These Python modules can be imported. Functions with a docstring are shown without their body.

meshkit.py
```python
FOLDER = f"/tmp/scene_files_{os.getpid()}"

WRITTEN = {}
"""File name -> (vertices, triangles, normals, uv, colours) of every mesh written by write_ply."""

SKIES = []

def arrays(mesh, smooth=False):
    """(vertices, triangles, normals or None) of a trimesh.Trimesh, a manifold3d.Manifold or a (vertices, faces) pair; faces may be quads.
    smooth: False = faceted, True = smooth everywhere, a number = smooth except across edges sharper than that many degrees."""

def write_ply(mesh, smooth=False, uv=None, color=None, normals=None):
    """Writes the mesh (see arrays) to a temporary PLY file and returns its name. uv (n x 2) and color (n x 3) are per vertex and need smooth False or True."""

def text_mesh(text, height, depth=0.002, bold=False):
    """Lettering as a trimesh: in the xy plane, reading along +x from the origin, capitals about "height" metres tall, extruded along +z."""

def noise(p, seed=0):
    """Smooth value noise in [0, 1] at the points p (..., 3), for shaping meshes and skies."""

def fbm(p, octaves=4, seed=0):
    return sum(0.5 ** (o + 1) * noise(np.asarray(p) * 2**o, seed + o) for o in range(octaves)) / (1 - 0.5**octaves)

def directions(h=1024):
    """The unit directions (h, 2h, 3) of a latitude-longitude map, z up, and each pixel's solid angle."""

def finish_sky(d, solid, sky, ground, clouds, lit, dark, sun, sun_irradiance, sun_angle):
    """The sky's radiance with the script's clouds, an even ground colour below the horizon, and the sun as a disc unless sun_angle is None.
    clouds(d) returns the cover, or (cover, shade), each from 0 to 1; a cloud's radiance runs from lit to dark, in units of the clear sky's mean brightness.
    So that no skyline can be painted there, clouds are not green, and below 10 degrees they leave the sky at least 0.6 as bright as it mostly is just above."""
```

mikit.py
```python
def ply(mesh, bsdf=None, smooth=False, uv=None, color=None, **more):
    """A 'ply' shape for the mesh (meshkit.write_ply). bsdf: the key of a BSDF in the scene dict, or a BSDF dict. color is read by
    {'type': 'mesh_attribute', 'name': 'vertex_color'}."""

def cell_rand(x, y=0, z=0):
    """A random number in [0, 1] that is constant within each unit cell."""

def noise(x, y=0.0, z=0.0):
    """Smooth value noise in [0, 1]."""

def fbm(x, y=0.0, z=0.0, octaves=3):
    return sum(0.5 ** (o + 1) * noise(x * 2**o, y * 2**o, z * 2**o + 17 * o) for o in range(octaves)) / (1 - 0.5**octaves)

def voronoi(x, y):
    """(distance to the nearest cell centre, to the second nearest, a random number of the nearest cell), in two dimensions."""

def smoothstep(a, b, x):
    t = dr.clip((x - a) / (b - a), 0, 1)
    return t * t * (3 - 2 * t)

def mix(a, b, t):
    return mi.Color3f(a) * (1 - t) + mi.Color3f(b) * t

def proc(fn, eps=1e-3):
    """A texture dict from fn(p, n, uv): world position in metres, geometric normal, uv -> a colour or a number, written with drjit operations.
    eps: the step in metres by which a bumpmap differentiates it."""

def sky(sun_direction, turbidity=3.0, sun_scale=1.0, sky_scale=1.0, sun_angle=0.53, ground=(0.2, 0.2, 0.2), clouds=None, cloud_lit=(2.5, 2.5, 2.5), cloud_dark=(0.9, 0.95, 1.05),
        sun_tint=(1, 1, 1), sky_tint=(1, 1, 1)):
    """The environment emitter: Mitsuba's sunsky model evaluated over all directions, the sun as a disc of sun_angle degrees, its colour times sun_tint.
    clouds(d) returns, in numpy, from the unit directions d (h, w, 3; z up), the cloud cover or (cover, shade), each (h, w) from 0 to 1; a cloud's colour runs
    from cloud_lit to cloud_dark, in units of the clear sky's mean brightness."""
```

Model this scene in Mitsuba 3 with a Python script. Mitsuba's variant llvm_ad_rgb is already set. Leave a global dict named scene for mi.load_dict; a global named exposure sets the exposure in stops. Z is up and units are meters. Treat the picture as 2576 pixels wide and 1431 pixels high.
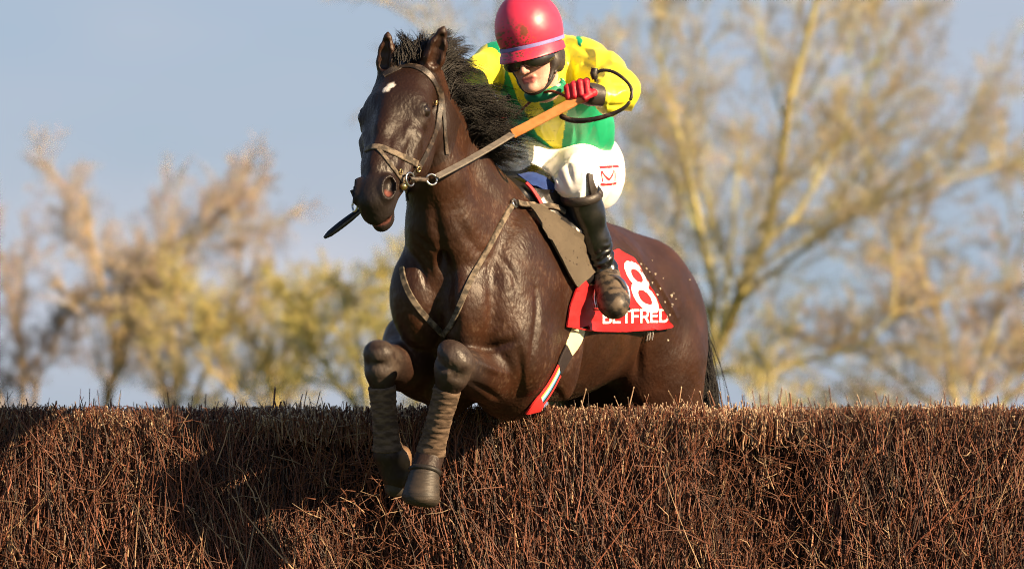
import math, random
import numpy as np, trimesh, mitsuba as mi, drjit as dr
import mikit, meshkit
from mikit import noise, fbm, voronoi, cell_rand, smoothstep, mix

T = mi.ScalarTransform4f
random.seed(7)
rng = np.random.default_rng(7)
scene, labels = {}, {}

# ------------------------------------------------------------------ camera, sky, exposure
EYE = np.array([0.0, -20.0, 1.25])
AIM = np.array([0.0, 0.0, 1.7604])
TX = 2576 / 780 / 2 / 20.0065
scene['camera'] = {'type': 'thinlens', 'fov': float(np.degrees(2 * np.arctan(TX))), 'fov_axis': 'x', 'near_clip': 0.5, 'far_clip': 3000.0,
                   'aperture_radius': 0.0195, 'focus_distance': 19.9,
                   'to_world': T().look_at(origin=EYE.tolist(), target=AIM.tolist(), up=[0, 0, 1])}
SUN = (0.765, -0.45, 0.46)


def clouds(d):
    e = np.degrees(np.arcsin(np.clip(d[..., 2], -1, 1)))
    n = np.clip(.5 + 1.7 * (meshkit.fbm(d * np.array([9, 9, 26.0]) + 3.3, 4, 5) - .5), 0, 1)
    c = 0.72 + 0.5 * (n - 0.4) - 0.016 * np.clip(e, 0, 60)
    return np.clip(c, 0, 1), np.clip(1.15 - 0.9 * n, 0, 1)


scene['sky'] = mikit.sky(SUN, turbidity=3, sun_scale=2.5, sky_scale=1.0, clouds=clouds, cloud_lit=(2.15, 2.20, 2.40), cloud_dark=(1.30, 1.50, 1.95), sky_tint=(0.95, 0.97, 1.05), sun_tint=(1.0, 0.95, 0.88))
exposure = 1.95

# ------------------------------------------------------------------ helpers
FW = (AIM - EYE) / np.linalg.norm(AIM - EYE)
UPV = np.cross([1.0, 0, 0], FW)


def P(u, v, y):
    """A point seen at (u, v) of a 2576-wide measuring sheet of the photograph, y metres behind the jump plane."""
    d = FW + np.array([1.0, 0, 0]) * (u - 1288) / 1288 * TX + UPV * (715.5 - v) / 1288 * TX
    return EYE + d * (y - EYE[1]) / d[1]


def nrm(v):
    v = np.asarray(v, float)
    return v / np.linalg.norm(v)


class Vol:
    """A signed-distance block on a rectilinear grid, built from smooth unions, meshed by surface nets."""
    def __init__(self, xs, ys, zs):
        self.ax = [np.asarray(a, np.float32) for a in (xs, ys, zs)]
        self.D = np.full([len(a) for a in self.ax], 0.15, np.float32)

    def _box(self, lo, hi):
        s = [slice(max(0, np.searchsorted(a, l) - 1), np.searchsorted(a, h) + 1) for a, l, h in zip(self.ax, lo, hi)]
        p = [self.ax[0][s[0]][:, None, None], self.ax[1][s[1]][None, :, None], self.ax[2][s[2]][None, None, :]]
        return tuple(s), p

    def _put(self, s, d, k, cut):
        a = self.D[s]
        if cut:
            h = np.maximum(k - np.abs(a + d), 0) / k
            self.D[s] = np.maximum(a, -d) + h * h * (k / 4)
        else:
            h = np.maximum(k - np.abs(a - d), 0) / k
            self.D[s] = np.minimum(a, d) - h * h * (k / 4)

    def cone(self, a, b, ra, rb, k=0.03, cut=False, side=None, flat=1.0):
        a, b = np.asarray(a, float), np.asarray(b, float)
        r = max(ra, rb) * max(1, flat) + k + 0.02
        s, p = self._box(np.minimum(a, b) - r, np.maximum(a, b) + r)
        ba = (b - a).astype(np.float32)
        L = float(ba @ ba) + 1e-12
        q = [p[i] - np.float32(a[i]) for i in range(3)]
        t = np.clip((q[0] * ba[0] + q[1] * ba[1] + q[2] * ba[2]) / L, 0, 1)
        o = [q[i] - t * ba[i] for i in range(3)]
        if side is not None:
            sd = nrm(side).astype(np.float32)
            w = (o[0] * sd[0] + o[1] * sd[1] + o[2] * sd[2]) * np.float32(1 / flat - 1)
            o = [o[i] + w * sd[i] for i in range(3)]
        d = np.sqrt(o[0] ** 2 + o[1] ** 2 + o[2] ** 2) - (ra + (rb - ra) * t)
        self._put(s, d.astype(np.float32), k, cut)
        return self

    def chain(self, pts, rads, k=0.03, **kw):
        for i in range(len(pts) - 1):
            self.cone(pts[i], pts[i + 1], rads[i], rads[i + 1], k, **kw)
        return self

    def ell(self, c, r, k=0.03, R=None, cut=False):
        """R: rows are the local axes."""
        c, r = np.asarray(c, float), np.asarray(r, float)
        R = np.eye(3) if R is None else np.asarray(R, float)
        ext = np.sqrt(((R * r[:, None]) ** 2).sum(0)) + k + 0.02
        s, p = self._box(c - ext, c + ext)
        q = [p[i] - np.float32(c[i]) for i in range(3)]
        m = [q[0] * np.float32(R[j, 0]) + q[1] * np.float32(R[j, 1]) + q[2] * np.float32(R[j, 2]) for j in range(3)]
        k0 = np.sqrt(sum((m[j] / r[j]) ** 2 for j in range(3)))
        k1 = np.sqrt(sum((m[j] / r[j] ** 2) ** 2 for j in range(3))) + 1e-9
        self._put(s, (k0 * (k0 - 1) / k1).astype(np.float32), k, cut)
        return self

    def half(self, c, n, k=0.004):
        """Keep the side of the plane away from n."""
        n = nrm(n)
        X = self.ax[0][:, None, None] * np.float32(n[0]) + self.ax[1][None, :, None] * np.float32(n[1]) + self.ax[2][None, None, :] * np.float32(n[2]) - np.float32(np.dot(n, c))
        self._put((slice(None),) * 3, -X, k, True)
        return self

    def mesh(self):
        D, (nx, ny, nz) = self.D, self.D.shape
        ins = D < 0
        c = [(i, j, k) for i in (0, 1) for j in (0, 1) for k in (0, 1)]
        v8 = [ins[i:nx - 1 + i, j:ny - 1 + j, k:nz - 1 + k] for i, j, k in c]
        anyv, allv = v8[0].copy(), v8[0].copy()
        for q in v8[1:]:
            anyv |= q
            allv &= q
        I, J, K = np.nonzero(anyv & ~allv)
        flat = (I.astype(np.int64) * (ny - 1) + J) * (nz - 1) + K
        val = {q: D[I + q[0], J + q[1], K + q[2]] for q in c}
        acc, cnt = np.zeros((len(I), 3)), np.zeros(len(I))
        for a in c:
            for ax in range(3):
                if a[ax] == 0:
                    b = tuple(1 if m == ax else a[m] for m in range(3))
                    x = (val[a] < 0) != (val[b] < 0)
                    t = np.where(x, val[a] / np.where(x, val[a] - val[b], 1), 0)
                    pos = np.array(a, float)[None].repeat(len(I), 0)
                    pos[:, ax] = t
                    acc += pos * x[:, None]
                    cnt += x
        g = acc / cnt[:, None] + np.stack([I, J, K], 1)
        V = np.stack([np.interp(g[:, m], np.arange(len(self.ax[m])), self.ax[m]) for m in range(3)], 1)
        faces = []
        for ax in range(3):
            o1, o2 = [(1, 2), (2, 0), (0, 1)][ax]
            lo = [slice(1, n - 1) for n in D.shape]
            lo[ax] = slice(0, D.shape[ax] - 1)
            hi = list(lo)
            hi[ax] = slice(1, D.shape[ax])
            A, B = ins[tuple(lo)], ins[tuple(hi)]
            E = np.stack(np.nonzero(A != B), 1) + np.array([0 if m == ax else 1 for m in range(3)])
            up = ins[E[:, 0], E[:, 1], E[:, 2]]
            q = []
            for d1, d2 in ((0, 0), (-1, 0), (-1, -1), (0, -1)):
                e = E.copy()
                e[:, o1] += d1
                e[:, o2] += d2
                q.append(np.searchsorted(flat, (e[:, 0].astype(np.int64) * (ny - 1) + e[:, 1]) * (nz - 1) + e[:, 2]))
            q = np.stack(q, 1)
            q[~up] = q[~up][:, ::-1]
            faces.append(q)
        Q = np.vstack(faces)
        return trimesh.Trimesh(V, np.vstack([Q[:, [0, 1, 2]], Q[:, [0, 2, 3]]]), process=False)


def box_vol(lo, hi, h):
    return Vol(*[np.arange(l, u + h, h) for l, u in zip(lo, hi)])


def frames(p):
    t = np.gradient(p, axis=0)
    return t / (np.linalg.norm(t, axis=1, keepdims=True) + 1e-12)


def spline(pts, n):
    pts = np.asarray(pts, float)
    from scipy.interpolate import CubicSpline, PchipInterpolator
    s = np.r_[0, np.cumsum(np.linalg.norm(np.diff(pts, axis=0), axis=1))]
    if len(pts) == 2:
        return pts[0] + (pts[1] - pts[0]) * np.linspace(0, 1, n)[:, None]
    return CubicSpline(s, pts)(np.linspace(0, s[-1], n))


def tube(p, r, sides=8, side=None, flat=1.0):
    """A closed tube along the polyline p; side / flat widen it along one direction."""
    p = np.asarray(p, float)
    n = len(p)
    r = np.broadcast_to(np.asarray(r, float), (n,))
    t = frames(p)
    if side is None:
        a = np.cross(t, np.where(np.abs(t[:, 2:]) < 0.9, [0, 0, 1.0], [1.0, 0, 0]))
    else:
        sd = np.broadcast_to(np.asarray(side, float), p.shape)
        a = sd - t * (sd * t).sum(1, keepdims=True)
    a /= np.linalg.norm(a, axis=1, keepdims=True) + 1e-12
    b = np.cross(t, a)
    g = np.arange(sides) * 2 * np.pi / sides
    fl = np.broadcast_to(np.asarray(flat, float), (n,))
    v = p[:, None] + r[:, None, None] * (np.cos(g)[None, :, None] * a[:, None] * fl[:, None, None] + np.sin(g)[None, :, None] * b[:, None])
    v = np.vstack([v.reshape(-1, 3), p[:1], p[-1:]])
    f = []
    for i in range(n - 1):
        for j in range(sides):
            k = (j + 1) % sides
            f += [[i * sides + j, i * sides + k, (i + 1) * sides + k], [i * sides + j, (i + 1) * sides + k, (i + 1) * sides + j]]
    for j in range(sides):
        k = (j + 1) % sides
        f += [[n * sides, k, j], [n * sides + 1, (n - 1) * sides + j, (n - 1) * sides + k]]
    return trimesh.Trimesh(v, f, process=False)


def strap(p, nor, w, th):
    """A flat strap along p lying on a surface with normals nor: w wide, th thick, chamfered edges."""
    p, nor = np.asarray(p, float), np.asarray(nor, float)
    t = frames(p)
    nor = nor - t * (nor * t).sum(1, keepdims=True)
    nor /= np.linalg.norm(nor, axis=1, keepdims=True) + 1e-12
    s = np.cross(t, nor)
    w = np.broadcast_to(np.asarray(w, float), (len(p),))
    prof = [(-.5, 0), (-.5, .6), (-.42, 1), (.42, 1), (.5, .6), (.5, 0)]
    m = len(prof)
    v = np.stack([p + s * (a * w)[:, None] + nor * (b * th) for a, b in prof], 1).reshape(-1, 3)
    f = []
    for i in range(len(p) - 1):
        for j in range(m):
            k = (j + 1) % m
            f += [[i * m + j, i * m + k, (i + 1) * m + k], [i * m + j, (i + 1) * m + k, (i + 1) * m + j]]
    e = (len(p) - 1) * m
    for j in range(1, m - 1):
        f += [[0, j + 1, j], [e, e + j, e + j + 1]]
    return trimesh.Trimesh(v, f, process=False)


def tubes(pts, rad, sides=3):
    """Many thin tubes at once: pts (n, k, 3), rad (n, k)."""
    n, k, _ = pts.shape
    t = np.gradient(pts, axis=1)
    t /= np.linalg.norm(t, axis=2, keepdims=True) + 1e-12
    a = np.cross(t, np.where(np.abs(t[..., 2:]) < 0.9, [0, 0, 1.0], [1.0, 0, 0]))
    a /= np.linalg.norm(a, axis=2, keepdims=True) + 1e-12
    b = np.cross(t, a)
    g = np.arange(sides) * 2 * np.pi / sides
    v = pts[:, :, None] + rad[:, :, None, None] * (np.cos(g)[:, None] * a[:, :, None] + np.sin(g)[:, None] * b[:, :, None])
    i, j = np.meshgrid(np.arange(k - 1), np.arange(sides), indexing='ij')
    q = np.stack([i * sides + j, i * sides + (j + 1) % sides, (i + 1) * sides + (j + 1) % sides, (i + 1) * sides + j], -1).reshape(-1, 4)
    f = np.vstack([q[:, [0, 1, 2]], q[:, [0, 2, 3]]])
    F = (f[None] + (np.arange(n) * k * sides)[:, None, None]).reshape(-1, 3)
    return trimesh.Trimesh(v.reshape(-1, 3), F, process=False)


def put(key, mesh, bsdf, smooth=True, label=None, category=None, kind=None, group=None, color=None):
    root, n = key, 0
    while key in scene:
        n += 1
        key = f'{root}_{n:03d}'
    scene[key] = mikit.ply(mesh, bsdf, smooth, color=color)
    tag(key, label, category, kind, group)
    return key


def tag(key, label=None, category=None, kind=None, group=None):
    d = {k: v for k, v in (('label', label), ('category', category), ('kind', kind), ('group', group)) if v}
    if d:
        labels[key] = d


def mat(key, color, rough=0.6, spec=0.5, bump=None, eps=1e-3, **kw):
    col = color if isinstance(color, dict) else ({'type': 'rgb', 'value': list(color)} if not callable(color) else mikit.proc(color))
    b = {'type': 'principled', 'base_color': col, 'roughness': rough if not callable(rough) else mikit.proc(rough), 'specular': spec, **kw}
    if bump is not None:
        b = {'type': 'bumpmap', 'arbitrary': mikit.proc(bump, eps), 'scale': 1.0, 'bsdf': b}
    scene[key] = {'type': 'twosided', 'bsdf': b}


VCOL = {'type': 'mesh_attribute', 'name': 'vertex_color'}


def lerp3(c, d, w):
    w = np.clip(w, 0, 1)[:, None]
    return c * (1 - w) + np.asarray(d, float) * w


def near(V, c, r0, r1):
    """1 within r0 of c, fading to 0 at r1."""
    d = np.linalg.norm(V - np.asarray(c), axis=1)
    return np.clip((r1 - d) / (r1 - r0), 0, 1)


def near_seg(V, a, b, r0, r1):
    a, b = np.asarray(a), np.asarray(b)
    t = np.clip(((V - a) @ (b - a)) / ((b - a) @ (b - a)), 0, 1)
    d = np.linalg.norm(V - a - t[:, None] * (b - a), axis=1)
    return np.clip((r1 - d) / (r1 - r0), 0, 1)


# ------------------------------------------------------------------ materials
def coat_bump(p, n, uv):
    return 0.0022 * fbm(p.x * 150, p.y * 150, p.z * 60, 3) + 0.0016 * noise(p.x * 24, p.y * 24, p.z * 15)


def coat_rough(p, n, uv):
    return 0.36 + 0.26 * fbm(p.x * 16, p.y * 16, p.z * 10, 3)


mat('coat', VCOL, coat_rough, 0.30, coat_bump, 2e-3)
# ------------------------------------------------------------------ the horse
B, L, Z = np.array([.4226, .9063, 0]), np.array([.9063, -.4226, 0]), np.array([0, 0, 1.0])
O = P(1115, 800, 0.0)
RH = np.stack([B, L, Z])


def H(t, l, z):
    """Horse frame: t metres back from the breastbone, l to its left, z up."""
    return O + t * B + l * L + z * Z


def grid(lo, mid, hi, fine, coarse, first=True):
    return np.r_[np.arange(lo, mid, fine), np.arange(mid, hi, coarse)]


hv = Vol(grid(-.62, .0, .98, .005, .008), grid(-.72, .12, 2.42, .005, .010), np.arange(.55, 2.66, .0055))
# trunk
hv.ell(H(.44, 0, .08), (.42, .215, .36), .05, RH)
hv.ell(H(.82, 0, .06), (.52, .262, .325), .10, RH)
hv.ell(H(1.16, 0, .085), (.40, .235, .255), .10, RH)
hv.ell(H(1.32, 0, .06), (.33, .22, .245), .08, RH)
hv.cone(H(.46, 0, .33), H(.76, 0, .30), .085, .09, .10)
for s in (1, -1):
    hv.ell(H(1.42, s * .115, -.03), (.25, .15, .31), .07, RH)
    hv.ell(H(1.56, s * .10, -.06), (.13, .13, .24), .08, RH)
    # hind legs, trailing
    hv.chain([H(1.42, s * .15, -.12), H(1.46, s * .15, -.36)], [.135, .115], .08)
    hv.chain([H(1.46, s * .15, -.36), H(1.68, s * .15, -.58), H(1.76, s * .14, -.62)], [.105, .055, .052], .05)
    hv.chain([H(1.76, s * .14, -.62), H(1.88, s * .13, -.92), H(1.96, s * .13, -.98)], [.045, .036, .038], .03)
    hv.chain([H(1.98, s * .13, -.99), H(2.05, s * .13, -1.04)], [.04, .056], .02)
# neck
hv.chain([P(1062, 200, -.12), P(1092, 310, .02), P(1138, 445, .18), P(1196, 590, .36)], [.072, .080, .118, .17], .09)
hv.chain([P(1078, 330, -.10), P(1100, 450, -.03), P(1116, 560, .03), P(1132, 680, .13)], [.075, .085, .108, .16], .07)
hv.ell(P(1190, 610, .22), (.24, .15, .23), .08, RH)
# breast and shoulders
hv.ell(P(1062, 745, .10), (.13, .098, .175), .022, RH)
hv.ell(P(1182, 770, .05), (.12, .085, .165), .022, RH)
hv.ell(H(.31, -.13, -.02), (.24, .10, .30), .05, RH)
hv.ell(H(.33, .15, .03), (.26, .10, .31), .035, RH)
hv.ell(H(.24, .185, -.07), (.13, .075, .17), .03, RH)
hv.ell(H(.50, .205, .04), (.10, .055, .30), .03, RH)
hv.cone(P(1118, 600, -.02), P(1120, 815, -.05), .010, .022, .045, cut=True)
# fore legs, folded
def foreleg(arm, elbow, knee, fet, knee_r, dirs, toe_r):
    back = np.array([.05, .15, 0])
    hv.chain([arm, elbow], [.10, .10], .04)
    kn = np.asarray(knee)
    ax = nrm(kn - elbow)
    m = elbow + (kn - elbow) * .45
    hv.chain([elbow, m, kn - ax * .03], [.102, .082, .054], .03)
    dn = nrm(np.asarray(fet) - kn)
    K = np.stack([L, np.cross(dn, L), dn])
    fr = -K[1] if K[1][1] > 0 else K[1]
    hv.ell(kn - dn * .022, (knee_r * .93, knee_r * .86, knee_r * .84), .02, K)
    hv.ell(kn + dn * .030 + fr * .006, (knee_r * .86, knee_r * .80, knee_r * .75), .012, K)
    for q in (-1, 1):
        hv.ell(kn + L * q * knee_r * .60 + dn * .012, (.017, .024, .038), .012, K)
    hv.ell(kn + dn * .052 + fr * .024, (.026, .014, .024), .012, K)
    hv.chain([kn + dn * .05, kn + dn * .12, fet - dn * .03, fet], [.045, .034, .033, .043], .025)
    past, hoof0, hoof1 = dirs
    hv.chain([fet, past, hoof0], [.043, .042, .046], .02)
    hv.cone(hoof0, hoof0 + (hoof1 - hoof0) * .5, .040, .040, .01)


LK, LF = P(1142, 915, -.14), P(1080, 1150, -.03)
RK, RF = P(955, 908, -.02), P(976, 1142, .06)
foreleg(P(1225, 850, .12), P(1276, 966, .26), LK, LF, .060, (P(1072, 1178, -.06), P(1068, 1195, -.075), P(1061, 1238, -.085)), .060)
foreleg(P(1040, 860, .25), P(1066, 925, .30), RK, RF, .056, (P(990, 1180, .08), P(998, 1195, .085), P(999, 1222, .09)), .040)
hv.cone(P(1290, 860, .2), P(1285, 985, .27), .07, .085, .05)
hv.ell(P(1016, 1152, .075), (.026, .034, .042), .02)
# head
PP, PM = P(1010, 195, -.17), P(931, 488, -.5)
HW = 1.2
HA = nrm(PM - PP)
HL = nrm(L - HA * (L @ HA))
HN = np.cross(HA, HL)
RHD = np.stack([HA, HL, HN])


def HD(a, l, n):
    return PP + a * HA + l * HW * HL + n * HN


hv.chain([HD(-.035, 0, -.045), HD(.04, 0, -.038), HD(.12, 0, -.03), HD(.22, 0, -.03)], [.062, .074, .080, .074], .03, side=HL, flat=1.28)
hv.chain([HD(.20, 0, -.028), HD(.36, 0, -.022), HD(.47, 0, -.026)], [.066, .050, .048], .04, side=HL, flat=1.14)
hv.chain([HD(.13, 0, -.135), HD(.26, 0, -.13), HD(.38, 0, -.085)], [.072, .068, .050], .04, side=HL, flat=1.08)
hv.ell(HD(.20, .055, -.115), (.115, .030, .085), .03, RHD)
hv.ell(HD(.20, -.055, -.115), (.115, .030, .085), .03, RHD)
hv.chain([HD(.36, 0, -.085), HD(.50, 0, -.075)], [.05, .046], .03, side=HL, flat=1.1)
# brow ridges, eyes, cheek bones
EYES = []
for s in (1, -1):
    hv.cone(HD(.105, s * .055, -.004), HD(.165, s * .076, -.012), .020, .020, .025)
    hv.cone(HD(.24, s * .078, -.040), HD(.36, s * .050, -.055), .016, .010, .02)
    hv.cone(HD(.135, s * .076, -.026), HD(.185, s * .078, -.036), .018, .018, .02)
    hv.cone(HD(.245, s * .045, -.005), HD(.40, s * .028, .010), .016, .014, .03)
    e = HD(.150, s * .082, -.016)
    hv.chain([HD(.118, s * .078, -.022), HD(.138, s * .086, -.004), HD(.168, s * .085, -.006), HD(.188, s * .078, -.026)], [.008, .012, .0115, .008], .008)
    hv.chain([HD(.125, s * .080, -.034), HD(.150, s * .088, -.045), HD(.180, s * .080, -.038)], [.007, .009, .007], .008)
    EYES.append(e)
    hv.ell(e + HL * s * .016, (.022, .016, .013), .008, RHD, cut=True)
for s in (1, -1):
    hv.cone(HD(.225, s * .078, .066), HD(.44, s * .060, .058), .054, .046, .034, cut=True)
    hv.cone(HD(.26, s * .072, -.062), HD(.40, s * .055, -.072), .012, .010, .02)
hv.chain([HD(.12, 0, .035), HD(.26, 0, .026), HD(.42, 0, .014)], [.018, .019, .014], .025)
# muzzle
hv.ell(HD(.505, 0, -.028), (.062, .056, .050), .03, RHD)
hv.ell(HD(.530, 0, -.070), (.046, .046, .042), .02, RHD)
hv.ell(HD(.512, 0, -.122), (.048, .036, .028), .016, RHD)
hv.cone(HD(.560, -.05, -.094), HD(.550, .05, -.094), .012, .012, .008, cut=True)
hv.cone(HD(.54, .052, -.098), HD(.45, .052, -.088), .006, .004, .008, cut=True)
for s in (1, -1):
    hv.ell(HD(.488, s * .040, -.010), (.050, .030, .033), .012, RHD)
    hv.ell(HD(.494, s * .050, -.002), (.038, .018, .024), .008, RHD, cut=True)
# ears
def ear(base, tip, face, w):
    base, tip = np.asarray(base), np.asarray(tip)
    ax = nrm(tip - base)
    f = nrm(face - ax * (face @ ax))
    sd = np.cross(ax, f)
    n = np.linalg.norm(tip - base)
    hv.chain([base - ax * .03, base + ax * n * .22, base + ax * n * .55, base + ax * n * .86, tip], [.024, .027, .022, .009, .003], .018, side=sd, flat=w)
    hv.chain([base + ax * n * .16 + f * .026, base + ax * n * .5 + f * .022, base + ax * n * .78 + f * .010], [.016, .015, .006], .008, side=sd, flat=w * .95, cut=True)
    return base, tip, f


EARS = [ear(P(1083, 168, -.17), P(1117, 68, -.20), nrm(np.array([.25, -.9, .0])), 1.25), ear(P(972, 178, -.16), P(976, 82, -.18), nrm(np.array([-.35, -.9, 0.1])), 1.15)]
horse = hv.mesh()
_v, _n = horse.vertices, horse.vertex_normals
_l = (_v - O) @ RH.T
_h = (_v - PP) @ RHD.T
_hw = ((_h[:, 0] > -.1) & (_h[:, 0] < .7) & (np.abs(_h[:, 1]) < .2) & (_h[:, 2] > -.3) & (_h[:, 2] < .3)) * .5 + .0
_amp = np.where(_hw > 0, .003, .007)
_d = _amp * (meshkit.fbm(_v * np.array([11, 11, 7.]), 3, 4) - .5)
_w = np.clip((.30 - np.abs(_l[:, 2] - .12)) / .1, 0, 1) * np.clip((.3 - np.abs(_l[:, 0] - .1)) / .1, 0, 1)
_d += .0010 * _w * (meshkit.noise(_v @ np.array([[30, 9, 0], [0, 9, 0], [-22, 9, 55.]]).T, 9) - .5)
horse = trimesh.Trimesh(_v + _n * _d[:, None], horse.faces, process=False)
from trimesh.ray.ray_pyembree import RayMeshIntersector
HR = RayMeshIntersector(horse)
horse_n = horse.vertex_normals


class Surf:
    """A mesh that sight lines can be cast on."""
    def __init__(self, mesh):
        self.rm, self.v, self.f, self.n = RayMeshIntersector(mesh), np.array(mesh.vertices), np.array(mesh.faces), np.array(mesh.vertex_normals)


HR = Surf(horse)


def hits(uv, lift=0.0, rm=None):
    """Where sight lines meet a surface: (points lifted off it, normals, whether it was met; a miss takes the nearest vertex)."""
    rm = rm or HR
    uv = np.asarray(uv, float).reshape(-1, 2)
    d = np.array([nrm(P(u, v, 0) - EYE) for u, v in uv])
    loc, ray, tri = rm.rm.intersects_location(np.tile(EYE, (len(d), 1)), d, multiple_hits=False)
    p, n, ok = np.zeros((len(d), 3)), np.zeros((len(d), 3)), np.zeros(len(d), bool)
    if len(loc):
        w = trimesh.triangles.points_to_barycentric(rm.v[rm.f[tri]], loc)
        p[ray], n[ray], ok[ray] = loc, (rm.n[rm.f[tri]] * w[:, :, None]).sum(1), True
    for i in np.nonzero(~ok)[0]:
        q = rm.v - EYE
        a = q @ d[i]
        j = np.argmin(np.linalg.norm(q - a[:, None] * d[i], axis=1) + 2e-3 * np.abs(a - 19.7))
        p[i], n[i] = rm.v[j], rm.n[j]
    n /= np.linalg.norm(n, axis=1, keepdims=True) + 1e-12
    return p + n * lift, n, ok


def hit(u, v, lift=0.0, rm=None):
    p, n, _ = hits([(u, v)], lift, rm)
    return p[0], n[0]


CREASES = [([(1098, 905), (1125, 925), (1160, 915)], -0.003, .010), ([(1110, 962), (1135, 950), (1165, 957)], -0.003, .010), ([(1130, 880), (1127, 930), (1120, 975)], .004, .008), ([(915, 900), (945, 915), (985, 905)], -0.003, .010), ([(925, 962), (955, 955), (985, 962)], -0.003, .010),
           ([(1200, 876), (1250, 872), (1302, 850)], -0.0119, .014), ([(1300, 870), (1312, 930), (1302, 1005)], -0.0136, .016), ([(1336, 690), (1352, 790), (1338, 900), (1330, 980)], -0.0102, .016),
           ([(1250, 640), (1290, 690), (1302, 750)], -0.0068, .014), ([(1088, 500), (1106, 600), (1122, 680)], -0.0102, .018), ([(1180, 960), (1225, 985), (1262, 1010)], -0.0085, .012), ([(1195, 905), (1240, 930), (1280, 940)], 0.0102, .012),
           ([(1040, 610), (1065, 640), (1085, 690)], -0.0068, .010), ([(1038, 640), (1060, 675), (1072, 720)], -0.0068, .010), ([(1036, 585), (1070, 610), (1100, 650)], -0.0051, .010),
           ([(1035, 305), (1020, 345), (1030, 390)], 0.0028, .008), ([(1000, 330), (990, 365), (1000, 400)], 0.002, .008), ([(1050, 330), (1062, 360), (1055, 395)], 0.002, .008),
           ([(1570, 606), (1625, 676), (1672, 744), (1702, 800)], 0.0102, .010), ([(1618, 850), (1612, 900), (1600, 960)], -0.0170, .018), ([(1440, 740), (1440, 860), (1400, 960)], -0.0068, .02),
           ([(1230, 700), (1215, 760), (1230, 830)], 0.0068, .03), ([(1150, 540), (1180, 600), (1230, 650)], -0.0068, .02)]
from scipy.spatial import cKDTree


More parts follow.
